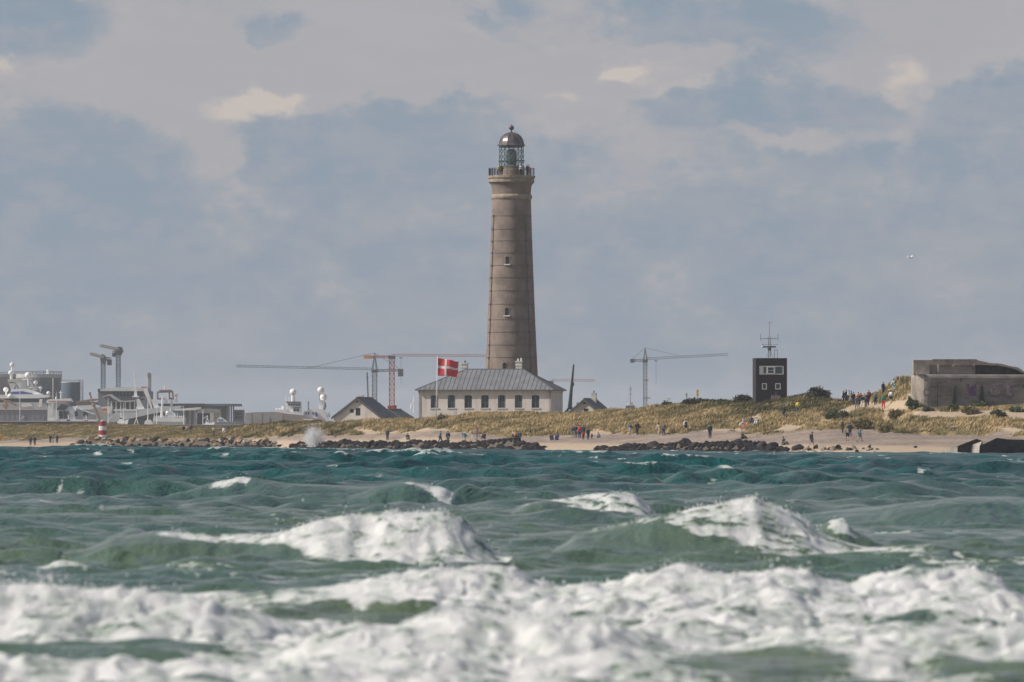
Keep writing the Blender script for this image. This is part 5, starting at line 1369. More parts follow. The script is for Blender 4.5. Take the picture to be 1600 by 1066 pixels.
def yacht():
    T = hthing('yacht', 'large white yacht with blue stripe and white radomes at the far left', 'yacht', 40, HD)
    part(T, 'hull', HB().pr([(-30, 668), (-30, 645), (70, 642), (92, 640), (84, 655), (78, 668)], 0, 9), h_hull)
    part(T, 'main_deck', HB().pr([(-30, 645), (-30, 629), (66, 628.5), (72, 634), (76, 643)], .6, 8.4), h_white)
    for i in range(9):
        u = 9 + i * 6.3; 
        part(T, 'window', HB().bx(u, u + 4.4, 622.6, 628, .25, .55), h_glass)
    part(T, 'window_band', HB().bx(-30, 68, 622, 628.4, .6, 8.4), h_glass)
    part(T, 'upper_deck', HB().pr([(-30, 623), (-30, 618), (17, 616.5), (60, 616), (79, 618.6), (76, 620.8), (60, 622.5)], -.6, 9.5), h_white)
    part(T, 'bridge_deck', HB().pr([(15, 616.4), (17, 608.4), (40, 607.6), (52, 610.5), (66, 616.2)], 1.0, 8), h_white)
    part(T, 'blue_stripe', HB().pr([(14.5, 616.2), (17, 612.4), (34, 611.6), (50, 614.6), (51, 615.8)], .7, .98), h_stripe)
    part(T, 'tender', HB().pr([(35, 630), (49, 630), (51, 635), (36, 636.5), (33, 634)], -1.5, .4), h_white)
    part(T, 'gangway_plate', HB().pr([(62, 624), (67, 623.2), (65, 636), (60, 636)], -.8, -.3), h_white)
    part(T, 'mast_arch', HB().pr([(16, 608), (14, 602), (12, 597), (22, 597), (24, 602), (20, 608)], 2, 6).pr([(26, 608), (22, 600), (24, 600), (30, 608)], 3, 5).pr([(48, 606), (44.5, 596), (47, 596), (53, 606), (60, 609), (50, 610)], 3, 5).pr([(10, 593), (28, 592), (34, 598.4), (14, 598.6)], 2, 6), h_roof)
    part(T, 'aerial', HB().br(17, 597, 17.3, 574, .35, 4), h_white); part(T, 'aerial', HB().br(15.5, 596, 15.5, 586, .4, 4), h_white); part(T, 'aerial', HB().br(42.5, 603, 42.5, 588, .3, 4), h_white); part(T, 'aerial', HB().br(54, 606, 54, 600, .3, 4), h_white); part(T, 'aerial', HB().br(8, 618, 8, 612, .3, 4), h_white); part(T, 'aerial', HB().br(61.5, 612, 61.5, 606, .25, 4), h_white); part(T, 'aerial', HB().br(33, 592.8, 49, 592.8, .2, 4), h_white); part(T, 'aerial', HB().br(42, 606, 60, 604.6, .25, 4), h_white)
    for (u, y, r) in ((17.4, 570, .85), (15.1, 582.5, .8), (42.3, 586.5, 1.15), (54.1, 597.5, .85), (62, 606, .65), (7.6, 609, .9), (76, 614.5, .7), (16.3, 619, .9)):
        part(T, 'radome', HB().bl(u, y, r, 4 if y < 610 else -1), h_white, True)
    part(T, 'crane', HB().br(2, 624, 14, 628, .35, -2).br(9, 626, 10, 642, .45, -2).bx(6, 13, 632, 636.5, -2.6, -1.2).br(14, 626, 27, 634, .3, -2), h_orange)
yacht()

def workboat():
    T = hthing('motor_yacht', 'grey and white motor yacht with a red striped hardtop beside the blue tank', 'boat', 95, HD - 30); D2 = HD - 30
    H = lambda: HB(D2)
    part(T, 'hardtop', H().pr([(71.5, 630), (73.5, 625), (79, 624), (110, 622.6), (113.5, 628), (98, 629)], 0, 6), h_white)
    part(T, 'red_line', H().bx(76, 112, 626.6, 627.8, -.06, -.01), h_red)
    part(T, 'cabin', H().pr([(73, 656), (75, 630), (94, 629.5), (112, 636), (118, 656)], .5, 5.5), h_hull)
    part(T, 'windscreen', H().pr([(96, 631), (108, 634.5), (100, 641.5), (88, 640)], .3, .48), h_glass)
    for a, b in ((92, 98), (99.5, 107)): part(T, 'window', H().bx(a, b, 642.5, 654, .2, .47), h_glass)
    part(T, 'ladder', H().pr([(81, 631), (84, 631), (81.6, 649), (78.6, 651)], -.5, .0), h_white)
    part(T, 'mast', H().br(94, 623, 93.7, 610.5, .2, 3).br(91.3, 613.5, 96.6, 613.5, .14, 3).br(86, 624, 86, 620, .2, 3), h_white)
    part(T, 'hull', H().pr([(74, 668), (73, 655.5), (153, 655.5), (150, 668)], 0, 6), h_white)
workboat()

def slip_boat():
    T = hthing('motor_yacht', 'white boat with open arches behind an orange crane, left of the striped beacon', 'boat', 135, HD - 20); D2 = HD - 20
    H = lambda: HB(D2)
    part(T, 'canopy', H().pr([(112, 640), (113, 635), (128, 633.6), (152, 632.8), (157, 636), (140, 640)], 0, 6), h_white)
    part(T, 'cabin', H().pr([(113, 656), (114, 640), (150, 638.6), (156, 656)], .6, 5.4), h_hull)
    for a, b in ((114, 121.5), (130, 137)): part(T, 'window', H().bx(a, b, 643, 650.5, .3, .58), h_glass)
    part(T, 'strut', H().br(118, 637, 148, 648, .22, -.3).br(113, 640, 113, 656, .2, -.3).br(121, 636, 114, 648, .2, -.3), h_white)
    part(T, 'bow', H().pr([(150, 655), (151, 637), (175, 634.5), (174, 645), (165, 655)], 1, 6), h_white)
    fl = H().bx(160.5, 168, 638.6, 641.2, -2.6, -2.5); part(T, 'flag_top', fl, h_red)
    part(T, 'flag_bottom', H().bx(160.5, 168, 641.25, 645.5, -2.6, -2.5), M('flag_yellow', (.75, .45, .05)))
    T = hthing('deck_crane', 'tan jointed deck crane rising at a slant left of the striped beacon', 'crane', 145, HD - 40)
    H2 = lambda: HB(HD - 40)
    part(T, 'arm', H2().br(155, 655, 146, 632, .55, 0, 5, .45).br(146, 634, 140.2, 615, .42, 0, 5, .3), h_orange); part(T, 'joint', H2().bl(146, 633, .6).bl(140.2, 614.5, .45), h_orange)
    part(T, 'arm_base', H2().pr([(130, 655), (134, 651.5), (148, 650), (150, 656)], 0, 3), h_low)
slip_boat()

def big_ship():
    T = hthing('ship', 'big pale hulled ship with white raked supports right of the striped beacon', 'ship', 210, HD - 10); D2 = HD - 10
    H = lambda: HB(D2)
    part(T, 'hull', H().pr([(157, 658), (168, 650), (184, 643.5), (205, 640.5), (248, 637), (283, 634), (280, 640), (240, 646), (196, 656), (178, 660)], 0, 14), h_hull)
    part(T, 'lower_hull', H().pr([(180, 660), (196, 656.2), (240, 646.2), (262, 643), (258, 668), (180, 668)], 1.5, 12.5), M('antifoul_teal', (.08, .13, .16), .7, .15, .2))
    part(T, 'bulwark', H().bx(178, 214, 639.5, 642.5, -.1, .5), h_white)
    for (a, b, c, d) in (((228, 608), (226, 605)), ((0, 0), (0, 0))) if False else []: pass
    part(T, 'raked_support', H().pr([(226.5, 607), (229.5, 607), (240, 637), (244, 638.5), (236, 639), (224, 611)], 1, 3), h_white)
    part(T, 'raked_support', H().pr([(213, 624), (217, 623), (226, 640), (228, 641), (214, 641)], 1, 3), h_white)
    part(T, 'raked_support', H().pr([(235, 624), (242, 625), (250, 637.5), (238, 638.5)], 1, 3), h_white)
    part(T, 'bridge', H().pr([(212, 622), (214, 620.6), (226, 621), (230, 638), (216, 638)], 3, 9), h_grey)
    part(T, 'bridge_window', H().bx(216, 225, 622.4, 625.4, 2.8, 2.98), h_glass)
    part(T, 'mast', H().pr([(208.4, 620), (209.6, 603), (212, 603), (213.6, 620)], 3, 4.2).br(210.6, 604, 208.4, 584, .2, 3.5).bx(207.2, 209.6, 585, 590, 3.3, 3.7).bx(206, 216, 618.8, 620.6, 2, 5), h_white)
    part(T, 'antenna', H().br(231.5, 618, 231.5, 582, .3, 4).br(234.3, 618, 234.3, 584, .22, 4).bx(229.6, 235, 583, 590, 3.7, 4.2), h_grey)
    part(T, 'roof_hatch', H().bx(220, 229, 604.4, 606.2, 2, 5), h_red)
    # white curved hall roof behind
    T = hthing('hall', 'round shipyard hall with a white shallow roof behind the big ship', 'hall', 190, HD + 80); D3 = HD + 80
    G = lambda: HB(D3)
    part(T, 'wall', G().bx(152.5, 232, 611, 664, 3, 30), h_grey)
    part(T, 'roof', G().pr([(154.5, 611.2), (160, 608), (175, 605.8), (190, 605), (212, 605.3), (226, 607), (229, 611.2)], 1, 32), h_white)
    part(T, 'gutter', G().bx(152.3, 156, 607.6, 611.5, 1, 3), h_dark)
    for i in range(9): part(T, 'window', G().bx(176 + i * 5.3, 180 + i * 5.3, 612.6, 619.5, 2.7, 2.98), h_glass)
    T = hthing('canopy', 'white swept canopy curving down in front of the round hall', 'canopy', 185, HD + 20); D4 = HD + 20
    K = lambda: HB(D4)
    part(T, 'sail', K().pr([(160, 619.5), (170, 616.5), (173, 616), (180, 621), (187, 625.8), (195, 626.6), (211, 625.2), (211, 627), (196, 628.6), (186, 628), (177, 623), (171, 618.6), (161, 620.6)], 0, 9), h_roof)
    part(T, 'hall_side', K().bx(152.6, 172, 621, 650, 3, 9), h_grey); part(T, 'arcade', K().bx(172.02, 212, 628.6, 650, 3, 9), h_dark)
    for i in range(6): part(T, 'post', K().br(174 + i * 7.2, 627, 174 + i * 7.2, 650, .22, 1), h_white)
    T = hthing('shed', 'low brown roofed shed between the blue tank and the round hall', 'shed', 135, HD + 25)
    S_ = lambda: HB(HD + 25)
    part(T, 'roof', S_().pr([(117, 629.4), (121, 627), (141, 623.8), (153, 623), (153, 625.2), (120, 630.2)], 0, 8), h_orange); part(T, 'wall', S_().bx(119, 152, 628, 650, .5, 7.5), h_low)
big_ship()

def trawler():
    T = hthing('trawler', 'white trawler with brown gallows frames moored in front of the flat roofed building', 'ship', 262, HD - 60); D2 = HD - 60
    H = lambda: HB(D2)
    part(T, 'hull', H().pr([(238, 668), (239.5, 654.5), (240, 651.6), (290, 652.6), (289, 668)], 0, 7), h_hull)
    part(T, 'bulwark', H().pr([(239.5, 658.8), (240.5, 653.4), (288, 654.6), (288, 659.6)], -.3, -.01), h_white)
    g = H()
    for (u0, y0, u1, y1) in ((244.5, 613, 269, 611.8), (245, 623.3, 271, 622.6), (245.5, 612, 245.5, 623), (264, 612, 264, 624), (269, 611, 270, 625), (248, 610.6, 268, 610.2)): g.br(u0, y0, u1, y1, .32, 2)
    part(T, 'gallows', g, M('gallows_brown', (.22, .16, .15), .8, .2, .3))
    part(T, 'mast', H().br(251.5, 664, 254, 620, .5, 1, 6, .3), h_white); part(T, 'mast', H().br(266.4, 655, 267.8, 624, .5, 2, 6, .35), h_white); part(T, 'aerial', H().br(257, 612, 257, 602, .18, 2).br(254, 605, 261, 604, .12, 2), h_white)
    part(T, 'wheelhouse', H().pr([(256, 630), (259, 620.5), (263.5, 620.5), (264, 630)], 1, 4).pr([(262, 653), (262, 646), (273, 645), (275, 653)], 1, 5), h_white)
    part(T, 'dome', H().bl(274.6, 617.5, .75, 3).bl(261.8, 645.6, .8, 1), h_white, True)
    part(T, 'dome_stand', H().br(274.8, 619, 276, 629, .32, 3).br(274.6, 619, 272, 629, .2, 3), h_white)
    r = H()
    for i in range(14): r.br(241 + i * 3.6, 653.5, 241 + i * 3.6, 649.5 - 3.5 * ((i * 7) % 5 == 0), .12, 0)
    r.br(241, 650.6, 288, 651, .1, 0); part(T, 'railing', r, h_white)
    part(T, 'superstructure', H().bx(270, 288, 641, 652.6, 2, 6), h_grey)
    part(T, 'boat_deck', H().pr([(272, 639.6), (304, 637), (313, 636.4), (313, 638.6), (304, 641), (272, 641.6)], 1, 6), h_white)
    T = hthing('sailboat', 'small moored sailboat with a white hull and single mast beside the trawler', 'boat', 231, HD - 50)
    S_ = lambda: HB(HD - 50)
    part(T, 'hull', S_().pr([(225, 667), (226, 659), (229, 656), (235, 656), (238.5, 661), (238, 667)], 0, 3), h_white); part(T, 'mast', S_().br(230.8, 657, 231, 624, .14, 1), h_white)
    T = hthing('mast_tripod', 'slim white mast on a tripod foot left of the small sailboat', 'mast', 213, HD - 50)
    part(T, 'mast', S_().br(213, 654, 213, 636, .16, 1), h_white); part(T, 'leg', S_().br(213, 654, 209, 665, .14, 1), h_white); part(T, 'leg', S_().br(213, 654, 216.4, 665, .14, 1), h_white)
    for (u, y0, y1, lab) in ((296.5, 640, 660, 'stout white post left of the grey shed front'), (304.6, 640, 662, 'stout white post right of the other, by the grey shed front')):
        o = HB(HD - 55).br(u, y1 + 4, u, y0, .42, 0, 6).bx(u - 1.5, u + 1.5, y1 - 4, y1 + 4, -1, 1).build('mooring_post', h_roof, origin=P(u, 664, HD - 55)); tag(o, lab, 'post')
trawler()

def flat_building():
    T = hthing('harbour_building', 'wide harbour building with a thin dark overhanging flat roof', 'building', 310, HD + 30); D2 = HD + 30
    H = lambda: HB(D2)
    part(T, 'roof', H().bx(247, 374.6, 631.2, 634.8, -3, 20), h_blue)
    part(T, 'roof_edge', H().bx(246, 320, 630.8, 632.2, -3.5, -3.02), h_dark)
    part(T, 'wall', H().bx(280, 353, 634.9, 668, 1, 18), M('wall_bluegrey', (.16, .19, .22), .8, .1, .1))
    for u in (354.5, 358, 361.5, 365): part(T, 'column', H().br(u, 635, u, 664, .28, -1), h_grey)
    part(T, 'annex', H().bx(365.5, 380, 640.5, 668, 2, 12), M('annex_grey', (.26, .27, .29), .8, .1, .1))
    for (a, b, y) in ((367, 378, 644), (367, 378, 650)): part(T, 'window', H().bx(a, b, y, y + 4, 1.8, 1.98), h_glass)
    T = hthing('shed', 'small white framed shed with a wide open dark front under the flat roof', 'shed', 325, HD - 5); D3 = HD - 5
    G = lambda: HB(D3)
    part(T, 'roof', G().pr([(306, 646), (312, 639), (328, 638.6), (335, 639), (344, 640), (344, 645.5)], 0, 7), h_low)
    part(T, 'frame_post', G().bx(328, 334, 645.6, 664, 0, 7), h_roof); part(T, 'frame_post', G().bx(306, 308, 646, 664, 0, 7), h_roof); part(T, 'side_wall', G().bx(334.02, 344, 645.6, 664, 1, 7), h_roof); part(T, 'opening', G().bx(308, 328, 646.2, 664, 1.5, 2), h_dark)
    T = hthing('motor_yacht', 'small grey and white cruiser in front of the columns of the flat roofed building', 'boat', 345, HD - 70)
    G = lambda: HB(HD - 70)
    part(T, 'hull', G().pr([(337, 667), (338, 659.5), (370, 659), (384, 660), (382, 667)], 0, 4), h_grey); part(T, 'cabin', G().pr([(338.5, 659.5), (340, 654), (344, 651.5), (350, 655), (356, 659.3)], .6, 3.4), h_white)
    for u in (340.6, 345): part(T, 'window', G().bx(u, u + 3, 655.3, 657.6, .4, .58), h_glass)
    T = hthing('warehouse', 'long low beige warehouse below the yacht at the far left', 'warehouse', 30, HD - 90); G = lambda: HB(HD - 90)
    part(T, 'wall', G().bx(-60, 69, 640.5, 662, 0, 15), h_low); part(T, 'roof_edge', G().bx(-60, 69.4, 639.6, 640.6, -.4, 15), h_roof)
    for u in (6, 14, 22, 30, 38, 46, 54, 62): part(T, 'joint', G().bx(u, u + .5, 641, 657, -.08, -.01), h_grey)
    part(T, 'door', G().bx(38, 42, 647, 657.8, -.1, -.01), h_blue)
    T = hthing('quay', 'long dark quay wall running along the foot of the harbour ships', 'quay', 80, HD - 110); G = lambda: HB(HD - 110)
    part(T, 'wall', G().bx(-300, 150, 659, 672, 0, 12), h_dark); part(T, 'coping', G().bx(-300, 150, 657.9, 659.02, -.3, 12), h_roof)
    for i in range(12): part(T, 'fender', G().bx(-20 + i * 14, -19 + i * 14, 659.5, 664, -.6, -.01), h_glass)
    T = hthing('quay', 'pale quay edge in front of the trawler and the flat roofed building', 'quay', 270, HD - 100); G = lambda: HB(HD - 100)
    part(T, 'wall', G().bx(150.1, 385, 664.2, 676, 0, 20), h_grey); part(T, 'coping', G().bx(150.1, 385, 663.6, 664.22, -.3, 20), h_roof)
    T = hthing('harbour_wall', 'low beige concrete harbour wall left of the white ship with radomes', 'wall', 420, HD - 80); G = lambda: HB(HD - 80)
    part(T, 'wall', G().pr([(383, 668), (383, 645.5), (400, 644), (424, 644), (441, 648), (441, 668)], 0, 6), h_beige)
    for u in (393, 409): part(T, 'joint', G().bx(u, u + .4, 645, 662, -.08, -.01), h_grey)
    part(T, 'door', G().bx(421, 423.6, 653, 663, -.1, -.01), h_blue)
flat_building()

def white_ship():
    T = hthing('ship', 'white ship with dull hull and radomes on two tall masts, left of the gabled house', 'ship', 465, HD - 40); D2 = HD - 40
    H = lambda: HB(D2)
    part(T, 'hull', H().pr([(423, 668), (423, 643.5), (432, 644), (447, 646.6), (470, 648.6), (475, 651), (500, 655), (516, 660), (516, 668)], 0, 13), M('dull_hull', (.30, .24, .22), .8, .12, .1))
    part(T, 'hull_door', H().pr([(426, 659), (430, 656.5), (444, 655), (444, 663), (426, 663)], -.1, -.01), h_dark)
    part(T, 'bulwark', H().pr([(430, 643.6), (431, 640), (448, 640), (449, 643), (474, 645.4), (474, 648.8), (447, 646.4)], .2, 12), h_white)
    part(T, 'superstructure', H().bx(447, 470, 628.6, 645, 2, 10), h_white); part(T, 'deck_roof', H().bx(446, 468.6, 627.6, 629, 1, 11), h_dark)
    part(T, 'mid_deck', H().bx(457, 469.3, 636.8, 638, 1, 2), h_dark)
    for u in (450, 454, 458, 462, 466): part(T, 'window', H().bx(u, u + 2.6, 631, 633.8, 1.8, 1.98), h_glass)
    for u in (458, 463): part(T, 'window', H().bx(u, u + 4, 639, 643, 1.8, 1.98), h_glass)
    part(T, 'mast', H().br(457.2, 628, 457.2, 615, .75, 5, 8, .6).br(451, 628, 451, 621, .2, 5).br(446.5, 632, 446.5, 620, .25, 5).br(440.5, 642, 440.5, 634.5, .3, 4).br(431.5, 641, 431.5, 638, .5, 4).br(436.4, 642, 436.4, 638, .4, 4), h_white)
    part(T, 'aft_block', H().pr([(474, 654), (474, 643), (484, 640), (496, 638), (506, 640), (510, 650), (514, 659), (500, 655)], 2, 10), h_white)
    for u in (477, 481, 488, 492): part(T, 'window', H().bx(u, u + 2, 644, 647.4, 1.8, 1.98), h_glass)
    part(T, 'aft_mast', H().pr([(496, 640), (498.6, 626), (503.6, 626), (506, 640)], 4, 7).bx(495.4, 505.6, 625, 626.4, 3, 8), h_white)
    part(T, 'mast_pole', H().br(498.6, 625, 499, 613, .25, 5).br(481.2, 643, 481.2, 627, .28, 5), h_grey)
    part(T, 'funnel', H().pr([(504, 640), (506.6, 632), (505.4, 627), (508, 629), (509.4, 635), (507.4, 640)], 4, 7), h_grey)
    for (u, y, r) in ((457.2, 612.6, 1.2), (500.5, 609.6, 1.2), (504.5, 620.8, 1.25)): part(T, 'radome', H().bl(u, y, r, 5), h_white, True)
    part(T, 'blue_locker', H().bx(493, 495.6, 645, 651, 1.5, 1.98), h_stripe)
    part(T, 'name_board', H().bx(473, 490, 655, 657.4, -.25, -.02), h_white)
    part(T, 'stern_post', H().pr([(511, 652), (511.6, 643.6), (514.4, 643.6), (515.6, 652)], 3, 6), h_white)
white_ship()

def tower_crane(lab, u, yb, yj, wpx, d, jib, tip, cj, cw, apex, mats, trolley=None, ax=None, tri=True, group=None, collar=()):
    """mast column u, jib row yj; jib=(u_end, y_end); cj=(u_end, y_end); cw=(u0,u1,y0,y1)"""
    T = hthing('tower_crane', lab, 'crane', u, d, group); H = lambda: HB(d); k = d / F; w = wpx * k
    h = H(); h.truss((h.x(u), d, h.z(yb)), (h.x(u), d, h.z(yj + 1)), w * .86, .17 * w / 2 + .05, w * .9); part(T, 'mast', h, mats[0])
    h = H(); hh = 4.2 * k
    h.truss((h.x(u), d, h.z(yj - 1)), (h.x(jib[0]), d, h.z(jib[1])), 1.0, .09, 2.0, h=hh * .75, tri=tri); part(T, 'jib', h, mats[1])
    h = H(); h.truss((h.x(u), d, h.z(yj)), (h.x(cj[0]), d, h.z(cj[1])), 1.2, .16, 1.8, h=.7); part(T, 'counter_jib', h, mats[1])
    part(T, 'counterweight', H().bx(*cw, -1.2, 1.2), mats[2])
    part(T, 'cab', H().bx(u - wpx * .62, u + wpx * .62, yj - 1.5, yj + 3.2, -1.4, 1.4), mats[3])
    for i, (a, b, c) in enumerate(collar): part(T, 'collar', H().bx(a, b, c - .8, c + .8, -1.5, 1.5), mats[0])
    if apex:
        h = H()
        for s in (-1, 1):
            h.br(u + s * wpx * .55, yj, apex[0], apex[1], .2, s * .6, db=0)
            h.br(u + s * wpx * .3, yj, apex[0], apex[1], .16, -s * .6, db=0)
        part(T, 'tower_head', h, mats[0])
        h = H()
        for (a, b) in tip: h.br(apex[0], apex[1], a, b, .08, 0, 3)
        part(T, 'stay', h, mats[0])
    if trolley:
        part(T, 'trolley', H().bx(trolley[0] - 2.4, trolley[0] + 2.4, trolley[1], trolley[1] + 1.3, -.8, .8), mats[3])
        part(T, 'hoist_rope', H().br(trolley[0], trolley[1], trolley[0], trolley[2], .06, 0, 3), mats[3])
    return T
c_grey = M('crane_grey', (.17, .21, .25), .7, .1, .3); c_red = M('crane_red', (.42, .17, .13), .7, .12, .3); c_dk = M('crane_dark', (.09, .11, .125), .7, .1, .3); c_or = M('crane_orange', (.62, .27, .10), .7, .1, .3)
tower_crane('blue grey tower crane with a very long jib reaching left over the white ship', 585.3, 668, 579.3, 8.0, HD + 20, (369, 573.6), [(480, 575.5), (625, 577)], (630, 578.5), (621.8, 630.2, 577, 588.4), (585.4, 551.5),
            (c_grey, c_grey, c_dk, c_dk))
tower_crane('salmon red tower crane with orange ballast standing left of the flag', 612.3, 668, 557.5, 9.0, HD - 60, (768, 557.6), [], (569, 558), (568.3, 580.6, 555.3, 560.6), None, (c_red, c_red, c_or, c_dk), trolley=(626.5, 558.6, 600))
tower_crane('grey tower crane with thin jib reaching right, between cottage and yellow mark', 1008.1, 668, 563.5, 6.4, HD + 10, (1138, 555.4), [(1072, 558.6), (987, 562)], (986, 563), (984.8, 991.2, 561, 567), (1007.8, 543.4),
            (M('crane_pale', (.26, .27, .30), .7, .1, .3), M('crane_pale2', (.24, .25, .28), .7, .1, .3), c_dk, c_dk), trolley=(1025, 563.5, 600), collar=((1004, 1013.5, 593.5), (1004.5, 1016, 622)))
tower_crane('distant thin salmon jib just above the eave right of the long house', 862, 668, 596.6, 5.0, HD + 600, (930, 596.2), [], (852, 597), (850, 855, 596, 600), None, (c_red, c_red, c_dk, c_dk))
def end_on_crane(lab, u, yb, yt, wpx, head, box, stub):
    T = hthing('tower_crane', lab, 'crane', u, HD + 90); d = HD + 90; H = lambda: HB(d); w = wpx * d / F
    h = H(); h.truss((h.x(u), d, h.z(yb)), (h.x(u), d, h.z(yt)), w, .22, w * .8); part(T, 'mast', h, c_grey)
    part(T, 'cab', H().pr(head, -2, 2), c_dk); part(T, 'counterweight', H().bx(*box, 3, 8), c_dk)
    h = H(); a = Vector((h.x(u), d - 2, h.z(yt - 3))); b = Vector((h.x(stub[0]), d - 30, h.z(stub[1])))
    h.truss(a, b, .9, .1, 2.2, h=.7); part(T, 'jib', h, M('crane_tan', (.36, .33, .29), .7, .1, .3))
    h = H(); h.truss((h.x(u), d, h.z(yt - 1)), (h.x((box[0] + box[1]) / 2), d + 5, h.z(box[2] - .5)), 1.2, .18, 2, h=.8); part(T, 'counter_jib', h, c_dk)
    return T
end_on_crane('shorter tower crane seen end on above the round hall, the left of a pair', 161.2, 668, 561, 6.0, [(157, 563), (157.4, 556), (160, 553.5), (163.6, 555), (166, 562), (164.5, 570), (159, 568)], (166.4, 172.6, 561.5, 570.6), (150.5, 554.5))
end_on_crane('taller tower crane seen end on above the round hall, the right of a pair', 184.8, 668, 549, 6.0, [(180.5, 552), (181, 546), (186, 541.5), (191, 543), (192.4, 549), (189, 555.6), (182, 555)], (174.4, 179.8, 551.2, 557.4), (165.5, 541.8))
def small_far():
    T = hthing('sailboat', 'tiny white sailing boat mast between the slate roof and the long house', 'boat', 643, HD - 80); H = lambda: HB(HD - 80)
    part(T, 'mast', H().br(646.4, 646, 646.8, 618, .10, 0).br(641.4, 638, 646.6, 622, .07, 0, 3), h_white); part(T, 'hull', H().pr([(640.6, 646), (642, 643.4), (646, 643), (647.4, 646)], 0, 3), h_white)
    part(T, 'sail_cover', H().br(641.2, 640, 642.6, 630, .16, .2), h_white)
    T = hthing('ship', 'faint far ship with lattice masts left of the grey tower crane on the right', 'ship', 984, HD + 300); H = lambda: HB(HD + 300)
    part(T, 'mast', H().br(985, 632, 985, 602, .22, 0, 4, .1).br(982.4, 608, 987.8, 608, .12, 0).br(983.4, 616, 987, 616, .14, 0), h_grey)
    part(T, 'rigging', H().br(985, 604, 980, 628, .07, 0, 3).br(985, 604, 990, 628, .07, 0, 3), h_hull); part(T, 'bridge', H().pr([(980.6, 634), (981, 629.6), (990.4, 628.6), (989.6, 634)], 0, 4), h_white)
    part(T, 'hull', H().pr([(978, 644), (978, 634), (992, 633.6), (992, 644)], 0, 5), h_dark)
    T = hthing('crane_frame', 'faint harbour crane frame rising left of the low dark shrub', 'crane', 1044, HD + 300)
    part(T, 'leg', H().br(1041.5, 640, 1042.4, 620, .2, 0), h_hull); part(T, 'leg', H().br(1046.6, 640, 1046, 621, .2, 0), h_hull); part(T, 'beam', H().br(1041, 622, 1048, 621.6, .25, 0), h_hull)
    for (u, y0, y1, lab) in ((1073, 614, 630, 'thin far mast left of the yellow mark'), (902.6, 628, 640, 'thin far mast behind the cottage roof'), (574.4, 582, 668, 'slim dark boom standing left of the blue grey crane mast')):
        T = hthing('boat_mast', lab, 'mast', u, HD + 200); G = lambda: HB(HD + 200)
        part(T, 'pole', G().br(u + (2.5 if y1 > 660 else 0), y1, u - .8 * (y1 > 660), y0, .22 if y1 < 660 else .3, 0), c_dk)
        part(T, 'head', G().br(u - 2, y0 + 8 if y1 > 660 else y0 + 3, u + 1, y0 + 8 if y1 > 660 else y0 + 3, .3, 0), c_dk)
    o = HB(1180).bx(.2, 4.2, 681.4, 686, 0, .3).br(2, 692, 2, 682, .05, .4).build('windbreak', M('windbreak_orange', (.75, .25, .03)), origin=P(2, 690, 1180)); tag(o, 'tiny orange windbreak on the beach at the left edge', 'windbreak')
small_far()
def rigging():
    # slender masts and whips of the fishing boats crowded along the quay
    r = random.Random(3)
    for i, (u, y0, lab) in enumerate(((169, 622, 'thin white boat mast just right of the striped beacon'), (193, 630, 'short white boat mast below the white swept canopy'),
            (245, 632, 'thin boat mast at the bow of the white trawler'),
            (287, 634, 'short boat mast at the stern of the white trawler'), (317, 640, 'thin boat mast before the dark shed opening'),
            (31, 598, 'thin whip aerial above the white yacht bridge'), (88, 612, 'thin whip aerial above the red striped hardtop'))):
        T = hthing('boat_mast', lab, 'mast', u, HD - 95); G = lambda: HB(HD - 95)
        part(T, 'pole', G().br(u, 664, u, y0, .12, 0, 5, .07), h_white)
        yb = y0 + (664 - y0) * r.uniform(.15, .35); part(T, 'spreader', G().br(u - r.uniform(1.2, 2.4), yb, u + r.uniform(1.2, 2.4), yb, .10, 0, 4), h_white)
        part(T, 'boom', G().br(u, 655, u + r.choice((-6, 5, 7)), 651, .12, 0, 4), h_white)
    for (u0, u1, y, lab, m) in ((183, 199, 657, 'small white fishing boat moored below the big ship hull', h_white), (100, 118, 660, 'low grey launch moored beneath the red striped hardtop', h_grey), (318, 334, 661, 'small white dinghy before the open grey shed', h_white), (128, 146, 661, 'low white open boat moored left of the striped beacon', h_white)):
        T = hthing('fishing_boat', lab, 'boat', (u0 + u1) / 2, HD - 95); G = lambda: HB(HD - 95); w = u1 - u0
        part(T, 'hull', G().pr([(u0 + 1, y + 8), (u0, y + 1), (u1 - 3, y), (u1 + 1.5, y - 1.6), (u1 - 1, y + 8)], 0, 3.5), m)
        part(T, 'wheelhouse', G().pr([(u0 + w * .2, y + .8), (u0 + w * .2, y - 5), (u0 + w * .5, y - 5.4), (u0 + w * .56, y + .6)], .6, 2.9), h_white)
        part(T, 'window', G().bx(u0 + w * .24, u0 + w * .5, y - 4.2, y - 2.2, .4, .58), h_glass)
        part(T, 'mast', G().br(u0 + w * .36, y - 5, u0 + w * .34, y - 12, .14, 1.5), h_white)
rigging()

